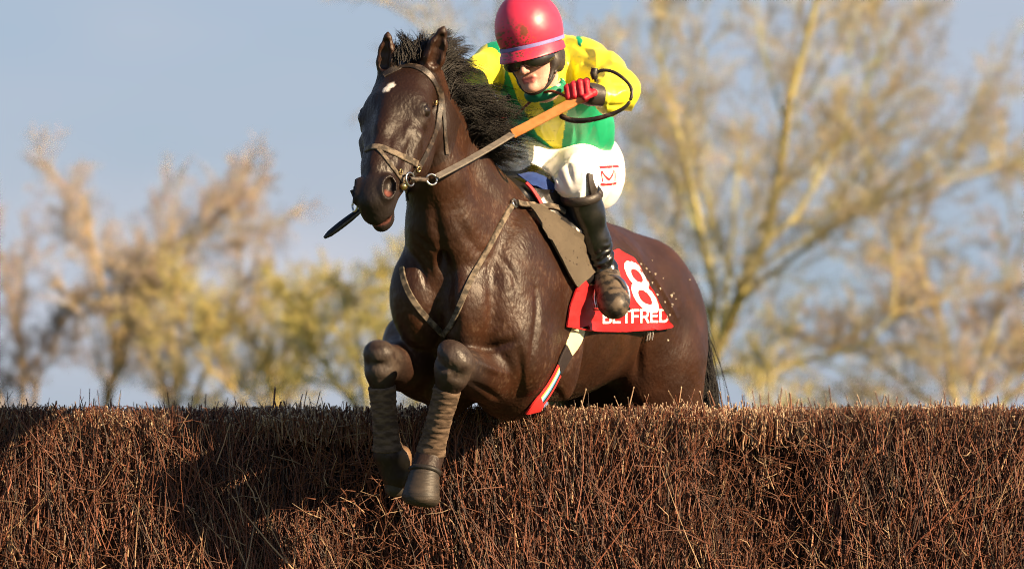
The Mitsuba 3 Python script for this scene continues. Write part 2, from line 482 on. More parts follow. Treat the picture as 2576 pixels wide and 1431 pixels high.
def crease(mesh, lines):
    """Presses grooves (or raises ridges) along sight-line curves laid on the mesh: [(points, depth in metres, half width)]."""
    v, n, sf = np.array(mesh.vertices), np.array(mesh.vertex_normals), Surf(mesh)
    d = np.zeros(len(v))
    for line, amp, wid in lines:
        c = spline(np.array([(x, y, 0) for x, y in line], float), 40)
        q, _, ok = hits(c[:, :2], 0, sf)
        if ok.sum() < 4:
            continue
        ds, ix = cKDTree(q[ok]).query(v, distance_upper_bound=wid * 3)
        fade = np.sin(np.linspace(.15, np.pi - .15, ok.sum()))
        m = np.isfinite(ds)
        d[m] += amp * np.exp(-(ds[m] / wid) ** 2) * fade[ix[m]]
    return trimesh.Trimesh(v + n * d[:, None], mesh.faces, process=False)


horse = crease(horse, CREASES)
HR = Surf(horse)
V = horse.vertices
loc = (V - O) @ RH.T
n1 = meshkit.fbm(V * 9, 3, 1)
n2 = meshkit.fbm(V * 45, 2, 2)
col = np.tile(np.array([.024, .0086, .0040]), (len(V), 1))
col = lerp3(col, (.052, .0185, .0078), np.clip((n1 - .45) * 2.2, 0, 1) * .8)
col = lerp3(col, (.010, .0045, .003), np.clip((.45 - n1) * 2.2, 0, 1) * .7)
col = lerp3(col, (.020, .012, .010), near_seg(V, LK, LF, .10, .16))
col = lerp3(col, (.020, .012, .010), near_seg(V, RK, RF, .08, .14))
col = lerp3(col, (.014, .010, .009), np.clip((-.40 - loc[:, 2]) * 8, 0, 1) * (loc[:, 0] > 1.0))
for k in (LK, RK):
    col = lerp3(col, (.070, .054, .044), near(V, k, .05, .085) * .75 * np.clip(-.5 + 2.6 * n2, 0, 1))
n3 = meshkit.fbm(V * np.array([120, 120, 60.]), 2, 12)
dusty = np.clip(.45 - np.abs(loc[:, 0] - .28), 0, .3) / .3 * np.clip((n1 - .35) * 3, 0, 1)
col = lerp3(col, (.115, .070, .045), np.clip((n3 - .58) * 6, 0, 1) * (.06 + .42 * dusty))
col = lerp3(col, (.16, .095, .055), near(V, P(1022, 1152, .06), .025, .045))
hd = (V - PP) @ RHD.T
face = (hd[:, 0] > -.02) & (hd[:, 0] < .70) & (np.abs(hd[:, 1]) < .16) & (hd[:, 2] > -.24) & (hd[:, 2] < .12)
col = np.where(face[:, None], lerp3(col, (.012, .0056, .004), np.full(len(V), .7)), col)
mz = np.clip((hd[:, 0] - .40) / .08, 0, 1) * face
col = lerp3(col, (.012, .009, .0085), mz * .85)
star = np.clip((.017 - np.hypot((hd[:, 0] - .100) * .48, (hd[:, 1] + .002) + (hd[:, 0] - .100) * .15) + .026 * (n2 - .5)) / .006, 0, 1) * (hd[:, 2] > 0) * face
for e in EYES:
    col = lerp3(col, (.006, .004, .0035), near(V, e, .026, .034) * .8)
col = lerp3(col, (.62, .58, .54), star)
for s in (1, -1):
    col = lerp3(col, (.20, .065, .05), near(V, HD(.506, s * .040, -.022), .010, .020) * .6)
col = lerp3(col, (.17, .065, .055), near_seg(V, HD(.552, -.015, -.100), HD(.535, .040, -.100), .006, .013) * .8)
put('horse', horse, 'coat', True, 'dark bay racehorse with small white star leaping over the birch fence', 'horse', color=np.clip(col, 0, 1))
scene['horse__body'] = scene.pop('horse')
# ------------------------------------------------------------------ hair of the horse
mat('black_hair', lambda p, n, uv: mix((.006, .005, .005), (.022, .018, .016), noise(p.x * 60, p.y * 60, p.z * 60)), .55, .35)


def hair(roots, tips, bow, locks, per, r0, spread, seed, seg=8, ragged=.35, stray=.10, wild=.16):
    """Locks of fine hair between a polyline of roots and a polyline of tips; each lock's hairs draw together towards its tip."""
    g = np.random.default_rng(seed)
    k = np.linspace(0, 1, len(roots))
    pick = lambda a, q: np.stack([np.interp(q, k, np.asarray(a)[:, m]) for m in range(3)], 1)
    sl = np.sort(g.random(locks))
    li = np.repeat(np.arange(locks), per)
    n = len(li)
    s = np.clip(sl[li] + g.normal(0, .025, n), 0, 1)
    a = pick(roots, s) + g.normal(0, spread, (n, 3))
    reach = g.uniform(1 - ragged, 1.15, locks)
    size = np.linalg.norm(np.mean(tips, 0) - np.mean(roots, 0))
    off = g.normal(0, wild * size, (locks, 3)) * [1, 1, .8]
    curl = g.normal(0, .22 * wild * size, (locks, 3))
    b = pick(roots, sl)[li] + (pick(tips, np.clip(sl + g.normal(0, .03, locks), 0, 1)) - pick(roots, sl))[li] * (reach[li] * g.uniform(.72, 1.06, n))[:, None] + off[li]
    b = b + g.normal(0, 1, (n, 3)) * np.where(g.random(n) < stray, min(.030, .2 * size), .007)[:, None]
    w = pick(bow, s) * g.uniform(.7, 1.3, (n, 1))
    t = np.linspace(0, 1, seg)[None, :, None]
    p = a[:, None] * (1 - t) + b[:, None] * t + (4 * t * (1 - t)) * w[:, None] + np.sin(t * 6.0) * t * curl[li][:, None]
    r = r0 * g.uniform(.6, 1.3, (n, 1)) * np.linspace(1, .25, seg)[None, :]
    return tubes(p, r, 3)


crest = [P(1066, 138, -.14), P(1096, 190, -.10), P(1118, 250, -.04), P(1146, 310, .04), P(1178, 365, .12), P(1212, 410, .20)]
mt = [P(1112, 78, .0), P(1180, 135, .05), P(1258, 225, .08), P(1322, 296, .12), P(1318, 330, .18), P(1275, 410, .24)]
bw = [np.array(x) for x in ((.03, 0, .03), (.01, -.01, .035), (.0, -.02, .035), (.0, -.03, .03), (0, -.03, .02), (.0, -.03, .01))]
put('horse__mane', trimesh.util.concatenate([hair(crest, mt, [w * .8 for w in bw], 80, 40, .0012, .008, 1, ragged=.5),
    hair([c - np.array([.01, .03, .0]) for c in crest], [a + (b - a) * .55 for a, b in zip(crest, mt)], bw, 60, 40, .0020, .012, 2, 6)]), 'black_hair', True, label='black mane streaming back towards the rider')
fr = [P(1000, 150, -.19), P(1030, 140, -.18), P(1062, 140, -.17), P(1085, 150, -.14)]
ft = [P(985, 124, -.16), P(1018, 98, -.12), P(1066, 96, -.08), P(1108, 112, -.05)]
put('horse__forelock', hair(fr, ft, [np.array([.0, -.01, .012])] * 4, 30, 36, .0013, .009, 3), 'black_hair', True)
tr = [H(1.62, .02, .14), H(1.68, .03, .06)]
tt = [H(1.98, .15, -.52), H(1.88, .06, -.78)]
put('horse__tail', hair(tr, tt, [B * .10 + Z * .12] * 2, 40, 40, .0028, .02, 4, 10, wild=.05), 'black_hair', True)

# eyes
mat('eye', (.008, .004, .003), .08, .4, clearcoat=.5)
for e in EYES:
    m = trimesh.creation.icosphere(3, .0245)
    put('horse__eye', trimesh.Trimesh(m.vertices + e + HN * .000 + HL * np.sign((e - PP) @ HL) * .001, m.faces), 'eye')


# bandages on the fore legs: one wound strip each
def bandage_bump(p, n, uv):
    return .0018 * noise(p.x * 30, p.y * 30, p.z * 190) + .0012 * fbm(p.x * 120, p.y * 120, p.z * 120, 2)


mat('bandage', lambda p, n, uv: mix((.055, .037, .026), (.125, .086, .060), smoothstep(.3, .7, fbm(p.x * 40, p.y * 40, p.z * 90, 3))), .9, .2, bandage_bump, 2e-3)
for k, f in ((RK, RF), (LK, LF)):
    d = f - k
    p = np.stack([k + d * q for q in np.linspace(.26, .95, 60)])
    w = np.linspace(0, 1, 60)
    r = .0445 - .004 * np.sin(w * np.pi) + .0016 * np.abs(np.sin(w * 29)) + np.where(w > .9, (w - .9) * .05, 0)
    r[[0, -1]] *= .93
    t = tube(p, r, 28)
    v = t.vertices
    put('horse__leg_bandage', trimesh.Trimesh(v + t.vertex_normals * (.004 * (meshkit.noise(v * np.array([60, 60, 130.]), 3) - .5))[:, None], t.faces, process=False), 'bandage', True, label='muddy brown bandage wound round a fore leg')
# hoof walls
mat('hoof', lambda p, n, uv: mix((.012, .010, .0085), (.058, .043, .031), fbm(p.x * 30, p.y * 30, p.z * 70, 3)), .55, .4, lambda p, n, uv: .001 * noise(p.x * 40, p.y * 40, p.z * 220), 2e-3)
for top, toe, r0, r1, fl in ((P(1068, 1190, -.085), P(1058, 1252, -.115), .045, .058, 1.08), (P(992, 1190, .08), P(996, 1226, .09), .036, .040, .9)):
    hf = box_vol(np.minimum(top, toe) - .12, np.maximum(top, toe) + .12, .0035)
    ax = nrm(toe - top)
    hf.cone(top, toe, r0, r1, .004, side=L, flat=fl)
    hf.half(toe + ax * .030, ax + .35 * np.array([0, 1.0, 0]), .030)
    hf.half(top - ax * .010, -ax, .006)
    put('horse__hoof', hf.mesh(), 'hoof')
    cor = box_vol(top - .1, top + .1, .004)
    q = np.linspace(0, 2 * np.pi, 25)
    cor.chain([top - ax * .006 + (r0 * .93) * (fl * math.cos(x) * L + math.sin(x) * np.cross(ax, L)) for x in q], [.008] * 25, .008)
    put('horse__coronet', cor.mesh(), 'black_hair')


# ------------------------------------------------------------------ tack
def on_horse(uvs, n, lift, rm=None, smooth=2):
    """A curve through sight-line hits, resampled and kept lifted off the coat."""
    c = spline(np.array([(u, v, 0) for u, v in uvs], float), n)
    ps, ns, _ = hits(c[:, :2], lift, rm)
    for _ in range(smooth):
        ps[1:-1] = .5 * ps[1:-1] + .25 * (ps[2:] + ps[:-2])
        ns[1:-1] = .5 * ns[1:-1] + .25 * (ns[2:] + ns[:-2])
    return ps, ns / np.linalg.norm(ns, axis=1, keepdims=True)


def band(key, uvs, w, th, bsdf, n=40, lift=.001, rm=None, **kw):
    p, m = on_horse(uvs, n, lift, rm)
    return put(key, strap(p, m, w, th), bsdf, 30, **kw)


def leather_bump(p, n, uv):
    return .0006 * fbm(p.x * 300, p.y * 300, p.z * 300, 2)


mat('leather', lambda p, n, uv: mix((.016, .011, .008), (.075, .054, .040), smoothstep(.45, .75, fbm(p.x * 50, p.y * 50, p.z * 50, 3))), .5, .5, leather_bump)
mat('muddy_leather', lambda p, n, uv: mix((.045, .036, .028), (.17, .135, .10), smoothstep(.3, .7, fbm(p.x * 60, p.y * 60, p.z * 60, 3))), .8, .3, leather_bump)
mat('steel', (.75, .73, .70), .22, .5, metallic=1.0)
mat('brass', (.80, .62, .30), .3, .5, metallic=1.0)

# bridle
bk = 'bridle'
tag(bk, 'brown leather bridle with steel rings on the racehorse head', 'bridle')
band('bridle__browband', [(966, 192), (990, 176), (1030, 167), (1066, 178), (1090, 205), (1103, 232)], .022, .005, 'leather', 50)
band('bridle__cheekpiece', [(1103, 222), (1107, 262), (1098, 320), (1075, 380), (1050, 425), (1032, 446)], .020, .005, 'leather', 50)
band('bridle__throat_strap', [(1110, 232), (1116, 290), (1119, 340), (1124, 388)], .014, .004, 'leather', 30)
band('bridle__noseband', [(922, 378), (945, 370), (975, 378), (1010, 394), (1048, 412)], .022, .005, 'muddy_leather', 40)
band('bridle__crossed_noseband_strap', [(952, 376), (975, 405), (998, 436), (1014, 456)], .014, .004, 'muddy_leather', 30)
band('bridle__chin_strap', [(1014, 456), (1022, 482), (1026, 505)], .016, .004, 'leather', 16)


def ring(c, n, R, r):
    a = nrm(np.cross(n, [0.1, .2, 1.0]))
    b = np.cross(nrm(n), a)
    g = np.linspace(0, 2 * np.pi, 37)
    return tube(np.asarray(c) + R * (np.cos(g)[:, None] * a + np.sin(g)[:, None] * b), r, 8)


bit1, bn1 = hit(1024, 452, .012)
REIN0 = P(1086, 452, bit1[1] + .05)
put('bridle__bit_ring', ring(bit1, bn1, .021, .0035), 'steel')
put('bridle__rein_ring', ring(REIN0, np.array([.3, -.9, .15]), .017, .0035), 'steel')
put('bridle__rein_coupling', tube([bit1, REIN0 - np.array([.014, 0, 0])], .008, 8, side=[0, 0, 1], flat=1.1), 'leather')
lb = HD(.50, -.062, -.055)
put('bridle__bit_ring', ring(lb, np.array([-.9, -.4, .1]), .022, .0035), 'steel')
put('bridle__bit_cheek', tube([lb + np.array([-.012, 0, .045]), lb + np.array([.003, .0, .01])], .005, 8), 'leather')
q, qn = hit(1013, 466, .006)
put('bridle__rubber_guard', trimesh.creation.icosphere(2, .013, ), 'brass')
scene['bridle__rubber_guard']['to_world'] = T().translate(q.tolist())
for uv_ in ((1093, 258), (1050, 425), (1004, 432)):
    q, qn = hit(*uv_, .007)
    m = trimesh.creation.box((.016, .016, .004))
    put('bridle__buckle', ring(q, qn, .008, .0022), 'brass')
# reins: leather, then a rubber grip, then the slack loop
GRIP = P(1290, 338, .02)
HAND = P(1478, 238, .035)
mat('rubber_grip', lambda p, n, uv: mix((.52, .18, .045), (.62, .27, .09), noise(p.x * 60, p.y * 60, p.z * 60)), .6, .4, lambda p, n, uv: .0008 * noise(p.x * 240, p.y * 240, p.z * 240))
mat('rein_leather', lambda p, n, uv: mix((.085, .075, .066), (.16, .14, .12), noise(p.x * 70, p.y * 70, p.z * 70)), .55, .4, leather_bump)


def sag(a, b, s, n=24):
    t = np.linspace(0, 1, n)[:, None]
    return a + (b - a) * t - np.array([0, 0, 1.0]) * (4 * t * (1 - t)) * s


up = np.array([-.25, -.9, .45])
put('bridle__rein', strap(sag(REIN0 + np.array([.012, 0, .006]), GRIP, .004), np.tile(up, (24, 1)), .026, .005), 'rein_leather', 30, label='grey leather rein from the bit ring')
put('bridle__rein_grip', strap(sag(GRIP, HAND, .002), np.tile(up, (24, 1)), .034, .009), 'rubber_grip', 30, label='orange rubber grip of the rein')
lp = spline([P(1500, 206, .03), P(1505, 181, .03), P(1530, 178, .02), P(1566, 196, .0), P(1589, 228, -.02), P(1580, 262, -.03), P(1545, 285, -.02), P(1490, 301, .0), P(1440, 303, .03), P(1412, 292, .06)], 60)
put('bridle__rein_loop', tube(lp, np.r_[np.full(30, .0055), np.linspace(.006, .009, 20), np.full(10, .009)], 8), 'leather', label='slack loop of thin dark rein by the left glove')
put('bridle__rein_stop', tube([P(1496, 172, .03), P(1494, 186, .03), P(1497, 200, .03)], [.011, .013, .009], 12), 'leather')
mat('red_leather', (.20, .045, .02), .5, .4)
put('bridle__far_rein', tube(spline([P(1430, 246, .06), P(1408, 236, .06), P(1388, 230, .07), P(1360, 238, .10), P(1328, 262, .16), P(1296, 292, .20)], 30), .0045, 8), 'red_leather')

# breastplate
tag('breastplate', 'narrow muddy leather breastplate straps across the horse chest', 'breastplate')
band('breastplate__strap', [(1288, 516), (1262, 560), (1225, 628), (1190, 690), (1160, 760), (1140, 808), (1116, 842)], .020, .006, 'muddy_leather', 60)
band('breastplate__strap', [(1012, 672), (1022, 720), (1048, 768), (1085, 812), (1116, 842)], .020, .006, 'muddy_leather', 50)
band('breastplate__strap', [(1116, 838), (1117, 856)], .014, .004, 'leather', 8)
q, qn = hit(1290, 514, .008)
put('breastplate__ring', ring(q, qn, .013, .004), 'steel')


# saddle, cloth and girth
def drape(poly, lift, th, rm=None, step=9, relax=0):
    """A sheet of cloth: the polygon, given by sight lines, laid on the horse and thickened."""
    from shapely.geometry import Polygon, Point
    pg = Polygon(poly)
    dense = np.array([pg.exterior.interpolate(s).coords[0] for s in np.arange(0, pg.length, step)])
    x0, y0, x1, y1 = pg.bounds
    inner = [(x, y) for x in np.arange(x0, x1, step) for y in np.arange(y0, y1, step) if pg.buffer(-step * .6).contains(Point(x, y))]
    pts = np.vstack([dense, np.array(inner).reshape(-1, 2)])
    from scipy.spatial import Delaunay
    tri = Delaunay(pts).simplices
    cen = pts[tri].mean(1)
    tri = tri[[pg.buffer(.5).contains(Point(*c)) for c in cen]]
    ps, ns, _ = hits(pts, lift, rm)
    if relax:
        nb = [set() for _ in pts]
        for t in tri:
            for i in range(3):
                nb[t[i]] |= {t[(i + 1) % 3], t[(i + 2) % 3]}
        eye = EYE[None]
        dist = np.linalg.norm(ps - eye, axis=1)
        ray = (ps - eye) / dist[:, None]
        for _ in range(relax):
            av = np.array([np.mean([dist[j] for j in q]) if q else dist[i] for i, q in enumerate(nb)])
            dist = np.minimum(dist, av)
        ps = eye + ray * dist[:, None]
    e = np.cross(ps[tri[:, 1]] - ps[tri[:, 0]], ps[tri[:, 2]] - ps[tri[:, 0]])
    fl = (e * (EYE - ps[tri[:, 0]])).sum(1) < 0
    tri[fl] = tri[fl][:, ::-1]
    m = trimesh.Trimesh(ps, tri, process=False)
    vn = m.vertex_normals
    n = len(ps)
    v = np.vstack([ps + vn * th, ps])
    ed = np.sort(np.vstack([tri[:, [0, 1]], tri[:, [1, 2]], tri[:, [2, 0]]]), 1)
    uq, c = np.unique(ed, axis=0, return_counts=True)
    bd = {tuple(x) for x in uq[c == 1]}
    rim = []
    for t in tri:
        for i in range(3):
            a, b = t[i], t[(i + 1) % 3]
            if (min(a, b), max(a, b)) in bd:
                rim += [[a, a + n, b + n], [a, b + n, b]]
    return trimesh.Trimesh(v, np.vstack([tri, tri[:, ::-1] + n, np.array(rim)]), process=False), pts


def cloth_bump(p, n, uv):
    return .0055 * fbm(p.x * 16 + 6 * p.z, p.y * 16, p.z * 8, 3) + .0003 * noise(p.x * 500, p.y * 500, p.z * 500)


mat('red_cloth', lambda p, n, uv: mix((.52, .014, .018), (.40, .012, .016), fbm(p.x * 20, p.y * 20, p.z * 20, 2)), .65, .3, cloth_bump, 2e-3, sheen=.3)
mat('white_print', (.80, .78, .76), .7, .2)
tag('saddle_cloth', 'red saddle cloth with white lettering and a white numeral', 'saddle cloth')
cloth_poly = [(1420, 822), (1428, 770), (1448, 716), (1500, 655), (1548, 628), (1590, 652), (1632, 722), (1668, 790), (1690, 822), (1640, 829), (1560, 833), (1478, 832), (1474, 818), (1445, 826)]
cm, cpts = drape(cloth_poly, .006, .006, step=8, relax=4)
put('saddle_cloth__cloth', cm, 'red_cloth', 35)
CR = Surf(cm)


def print_on(key, text, height, place, bsdf, rm, lift=.0015, bold=True, sub=.006, **kw):
    """Flat print laid on a surface: place(x, y) gives the sight line of a text coordinate."""
    m = meshkit.text_mesh(text, height, .001, bold)
    f = m.triangles[m.face_normals[:, 2] > .9]
    v, fc = trimesh.remesh.subdivide_to_size(f.reshape(-1, 3), np.arange(len(f) * 3).reshape(-1, 3), sub)
    v, inv = np.unique(np.round(v, 6), axis=0, return_inverse=True)
    fc = inv.reshape(-1)[fc]
    out, _, good = hits([place(x, y) for x, y, _ in v], lift, rm)
    fc = fc[good[fc].all(1)]
    if len(fc):
        e = np.cross(out[fc[:, 1]] - out[fc[:, 0]], out[fc[:, 2]] - out[fc[:, 0]])
        fl = (e * (EYE - out[fc[:, 0]])).sum(1) < 0
        fc[fl] = fc[fl][:, ::-1]
        put(key, trimesh.Trimesh(out, fc, process=False), bsdf, True, **kw)


pen = 1512
for ch, adv in zip('BETFRED', (25, 23, 24, 22, 25, 23, 25)):
    print_on('saddle_cloth__letter', ch, 1.0, lambda x, y: (pen + x * 30, 813 - y * 33 - (pen - 1512) * .02), 'white_print', CR, sub=.25)
    pen += adv
print_on('saddle_cloth__numeral', '8', 1.0, lambda x, y: (1586 + x * 84 - y * 44 + 8, 768 - y * 118 + x * 26), 'white_print', CR, sub=.12)
put('saddle_cloth__tassel', tubes(np.stack([np.linspace(hit(u, 833, .012)[0], hit(u, 852, .008)[0], 4) for u in (1622, 1628, 1635)]), np.full((3, 4), .0025), 6), 'white_print', True)

tag('saddle', 'black racing saddle with muddy grey flap beneath the rider', 'saddle')
fp = [(1322, 522), (1352, 522), (1400, 552), (1450, 590), (1490, 628), (1516, 655), (1500, 676), (1442, 724), (1425, 700), (1400, 655), (1365, 590)]
fm, _ = drape(fp, .014, .008, step=9, relax=14)
mat('flap', lambda p, n, uv: mix(mix((.095, .076, .055), (.070, .055, .040), fbm(p.x * 25, p.y * 25, p.z * 25, 3)), (.035, .026, .02), smoothstep(.72, .84, fbm(p.x * 90, p.y * 90, p.z * 90, 2))), .85, .25, leather_bump)
put('saddle__flap', fm, 'flap', 35)
mat('black_leather', (.012, .011, .012), .28, .5, lambda p, n, uv: .0012 * fbm(p.x * 60, p.y * 60, p.z * 30, 2), 2e-3)
sv = box_vol(H(.62, 0, .36) - .48, H(.62, 0, .36) + .48, .008)
sv.chain([H(.40, 0, .41), H(.55, 0, .45), H(.85, 0, .41), H(1.0, 0, .44)], [.075, .07, .075, .06], .04, side=L, flat=1.6)
for s in (1, -1):
    sv.chain([H(.50, s * .11, .40), H(.53, s * .20, .26), H(.56, s * .245, .14)], [.06, .05, .035], .03, side=B, flat=2.0)
put('saddle__seat', sv.mesh(), 'black_leather', True)
SR = Surf(trimesh.util.concatenate([horse, sv.mesh()]))
mat('blue_cloth', lambda p, n, uv: mix((.008, .022, .11), (.018, .05, .21), fbm(p.x * 40, p.y * 40, p.z * 40, 2)), .75, .3, cloth_bump, 2e-3)
mat('red_trim', (.55, .03, .04), .6, .3)
bp, _ = drape([(1298, 446), (1335, 438), (1368, 450), (1398, 478), (1385, 490), (1345, 474)], .008, .006, SR, 7, 10)
sk, _ = drape([(1322, 470), (1350, 478), (1400, 480), (1440, 540), (1462, 590), (1440, 585), (1395, 548), (1350, 505)], .006, .006, SR, 8, 10)
put('saddle__skirt', sk, 'black_leather', 35)
put('saddle__pad', bp, 'blue_cloth', 35, label='blue pad under the front of the saddle')
band('saddle__red_piping', [(1320, 468), (1345, 495), (1368, 530), (1382, 548)], .012, .006, 'red_trim', 24, .012, SR)
band('saddle__strap', [(1292, 514), (1330, 522), (1372, 522), (1412, 540)], .020, .006, 'muddy_leather', 24, .016, SR)

tag('girth', 'striped elastic girth with cream, black and rainbow bands', 'girth')
mat('cream_web', (.66, .60, .36), .8, .2, lambda p, n, uv: .0006 * noise(p.x * 300, p.y * 300, p.z * 300))
mat('dark_web', (.020, .014, .014), .7, .3)
g0 = [(1458, 820), (1438, 862), (1420, 895), (1395, 945), (1372, 985), (1352, 1012), (1338, 1032)]
gp, gn = on_horse(g0, 90, .004, smooth=6)
put('girth__cream_band', strap(gp[:26], gn[:26], .062, .005), 'cream_web', 30)
put('girth__dark_band', strap(gp[25:46], gn[25:46], np.linspace(.064, .068, 21), .007), 'dark_web', 30)
gs = np.cross(frames(gp), gn)
gs /= np.linalg.norm(gs, axis=1, keepdims=True)
for nm, c, o, w in (('red', (.62, .03, .03), -.030, .012), ('black', (.02, .02, .025), -.018, .012), ('blue', (.10, .33, .55), -.006, .012), ('white', (.75, .72, .62), .006, .012), ('yellow', (.75, .55, .12), .017, .010), ('red', (.62, .03, .03), .028, .012)):
    if 'web_' + nm not in scene:
        mat('web_' + nm, c, .75, .25)
    put('girth__stripe', strap(gp[45:80] + gs[45:80] * o, gn[45:80], w, .0055), 'web_' + nm, 30)
put('girth__buckle_guard', strap(gp[77:90], gn[77:90], .074, .009), 'web_red', 30)

# dried mud flecks thrown on to the quarters
mat('mud_fleck', (.42, .36, .29), .9, .2)
fl = []
g = np.random.default_rng(12)
for u, v, r in ((1640, 712, 3), (1652, 742, 4), (1660, 726, 3), (1688, 744, 5), (1694, 738, 3), (1672, 760, 3), (1690, 768, 4), (1648, 690, 3), (1626, 676, 3), (1612, 664, 3), (1634, 684, 2), (1684, 792, 3), (1680, 856, 3), (1735, 704, 2), (1668, 700, 2), (1640, 655, 2), (1700, 752, 2)):
    p, n = hit(u, v, 0)
    m = trimesh.creation.icosphere(1, r / 780)
    fl.append(trimesh.Trimesh(m.vertices * (1 + .3 * g.normal(size=(len(m.vertices), 1))) + p, m.faces))
put('horse__mud_splash', trimesh.util.concatenate(fl), 'mud_fleck', True, kind='stuff')
# ------------------------------------------------------------------ the rider
def silk_bump(p, n, uv):
    return .0035 * fbm(p.x * 16 + 2.5 * noise(p.x * 6, p.y * 6, p.z * 6), p.y * 10, p.z * 22, 3) + .0006 * fbm(p.x * 90, p.y * 90, p.z * 90, 2)


mat('silk', VCOL, .38, .5, silk_bump, 2e-3, sheen=.5)
mat('breeches_cloth', lambda p, n, uv: mix((.80, .79, .78), (.66, .64, .62), smoothstep(.5, .8, fbm(p.x * 14, p.y * 14, p.z * 14, 3))), .6, .35, silk_bump, 2e-3)
mat('skin', VCOL, .48, .4, lambda p, n, uv: .0005 * fbm(p.x * 250, p.y * 250, p.z * 250, 2), 1e-3)


def mud_spots(p, s):
    f, _, r = voronoi(p.x * s + .3 * p.y * s, p.z * s)
    return smoothstep(.42, .30, f / (.25 + r * 1.1)) * smoothstep(.15, .45, noise(p.x * 40 + 5, p.y * 15, p.z * 40))


HC = P(1327, 76, .10)
JF = nrm([-.38, -.90, -.20])
JU = nrm(np.array([-.24, -.15, .97]) - JF * np.dot(JF, [-.24, -.15, .97]))
JS = np.cross(JU, JF) * 1.0
JS = JS if JS[0] > 0 else -JS
RJ = np.stack([JF, JS, JU])


def J(f, s, u):
    return HC + f * JF + s * JS + u * JU


blot = J(.115, .034, .004)
spat = J(.10, -.020, -.030)


def cap_color(p, n, uv):
    m = mud_spots(p, 105.0) * smoothstep(.105, .045, dr.sqrt(dr.square(p.x - float(spat[0])) + dr.square(p.y - float(spat[1])) + dr.square(p.z - float(spat[2]))))
    d = dr.sqrt(dr.square((p.x - float(blot[0])) * 1.1) + dr.square((p.z - float(blot[2])) * .8))
    big = smoothstep(.022, .010, d + .028 * (fbm(p.x * 70, p.y * 70, p.z * 70, 3) - .45))
    return mix(mix((.64, .034, .085), (.56, .026, .065), noise(p.x * 30, p.y * 30, p.z * 30)), (.17, .06, .03), dr.maximum(m, big * .9))


mat('cap_silk', cap_color, .42, .5, lambda p, n, uv: .0022 * fbm(p.x * 18, p.y * 18, p.z * 18, 3), 2e-3, clearcoat=.12, clearcoat_gloss=.5)
mat('lilac_band', lambda p, n, uv: mix((.24, .21, .50), (.16, .15, .36), noise(p.x * 60, p.y * 60, p.z * 60)), .5, .4)
mat('black_pad', lambda p, n, uv: mix((.012, .010, .010), (.05, .038, .032), fbm(p.x * 60, p.y * 60, p.z * 60, 3)), .5, .5, leather_bump)
mat('goggle_lens', (.012, .010, .010), .06, .8, clearcoat=1.0)
mat('red_glove', lambda p, n, uv: mix((.50, .012, .03), (.30, .008, .02), fbm(p.x * 50, p.y * 50, p.z * 50, 3)), .55, .4, lambda p, n, uv: .0008 * fbm(p.x * 160, p.y * 160, p.z * 160, 2))
mat('boot_leather', lambda p, n, uv: mix((.004, .004, .005), (.010, .009, .009), smoothstep(.5, .8, fbm(p.x * 30, p.y * 30, p.z * 30, 3))), .24, .9, lambda p, n, uv: .0010 * fbm(p.x * 18, p.y * 18, p.z * 34, 2), 2e-3)
mat('muddy_boot', lambda p, n, uv: mix((.016, .014, .014), (.11, .082, .058), smoothstep(.38, .62, fbm(p.x * 40, p.y * 40, p.z * 40, 4))), .5, .4, leather_bump)

# joints
SHL, SHR = P(1470, 158, .47), P(1243, 165, .60)
ELL, ELR = P(1556, 228, .24), P(1190, 218, .38)
WRL, WRR = P(1500, 240, .10), P(1232, 282, .24)
CH, WA, PV = P(1376, 212, .52), P(1414, 325, .72), P(1414, 432, .88)
HIPL, HIPR = P(1478, 432, .84), P(1362, 425, .93)
KNL, KNR = P(1456, 472, .34), P(1276, 402, .44)
ANL, ANR = P(1526, 690, .43), H(.74, -.31, .02)
TOL, TOR = P(1544, 762, .31), H(.62, -.34, -.07)
NK = J(-.03, 0, -.13)

rider = 'person'
tag(rider, 'rider crouched on the racehorse in yellow and green silks, white breeches and red cap', 'person')
jb = box_vol([-.35, -.1, 1.5], [.55, 1.15, 2.8], .010)
jb.chain([NK, CH + np.array([0, .03, 0])], [.05, .08], .04)
jb.chain([CH + np.array([0, .03, 0]), WA, PV], [.08, .085, .10], .05, side=L, flat=1.3)
for sh, el, wr in ((SHL, ELL, WRL), (SHR, ELR, WRR)):
    jb.chain([CH + np.array([0, .06, 0]), sh + np.array([0, .03, -.01]), el, wr], [.05, .042, .040, .026], .02)
for hp, kn, an, to in ((HIPL, KNL, ANL, TOL), (HIPR, KNR, ANR, TOR)):
    jb.chain([hp, kn], [.085, .044], .04)
    jb.chain([kn, an, to], [.042, .030, .028], .02)
bm = jb.mesh()
# head at finer grain, sunk into the same neck
hd_ = box_vol(HC - .30, HC + .24, .0032)
hd_.ell(J(-.01, 0, -.01), (.098, .078, .115), .03, RJ)
hd_.cone(J(.03, 0, -.085), J(.052, 0, -.165), .060, .030, .03, side=JS, flat=1.08)
for s in (1, -1):
    hd_.cone(J(.045, s * .040, -.105), J(.05, s * .030, -.15), .022, .016, .02)
    hd_.cone(J(-.01, s * .056, -.13), J(.05, s * .022, -.178), .018, .016, .02)
hd_.cone(J(.088, 0, -.085), J(.108, 0, -.122), .008, .0115, .014)
for s in (1, -1):
    hd_.ell(J(.098, s * .011, -.124), (.009, .007, .007), .006, RJ)
hd_.cone(J(.079, -.018, -.1475), J(.079, .018, -.1475), .0075, .0075, .006)
hd_.cone(J(.079, -.013, -.160), J(.079, .013, -.160), .0085, .0085, .006)
hd_.cone(J(.094, -.018, -.1545), J(.094, .018, -.1545), .0032, .0032, .004, cut=True)
hd_.ell(J(.070, 0, -.182), (.022, .024, .017), .012, RJ)
hd_.cone(J(.0, 0, -.10), NK - JU * .06, .052, .056, .03)
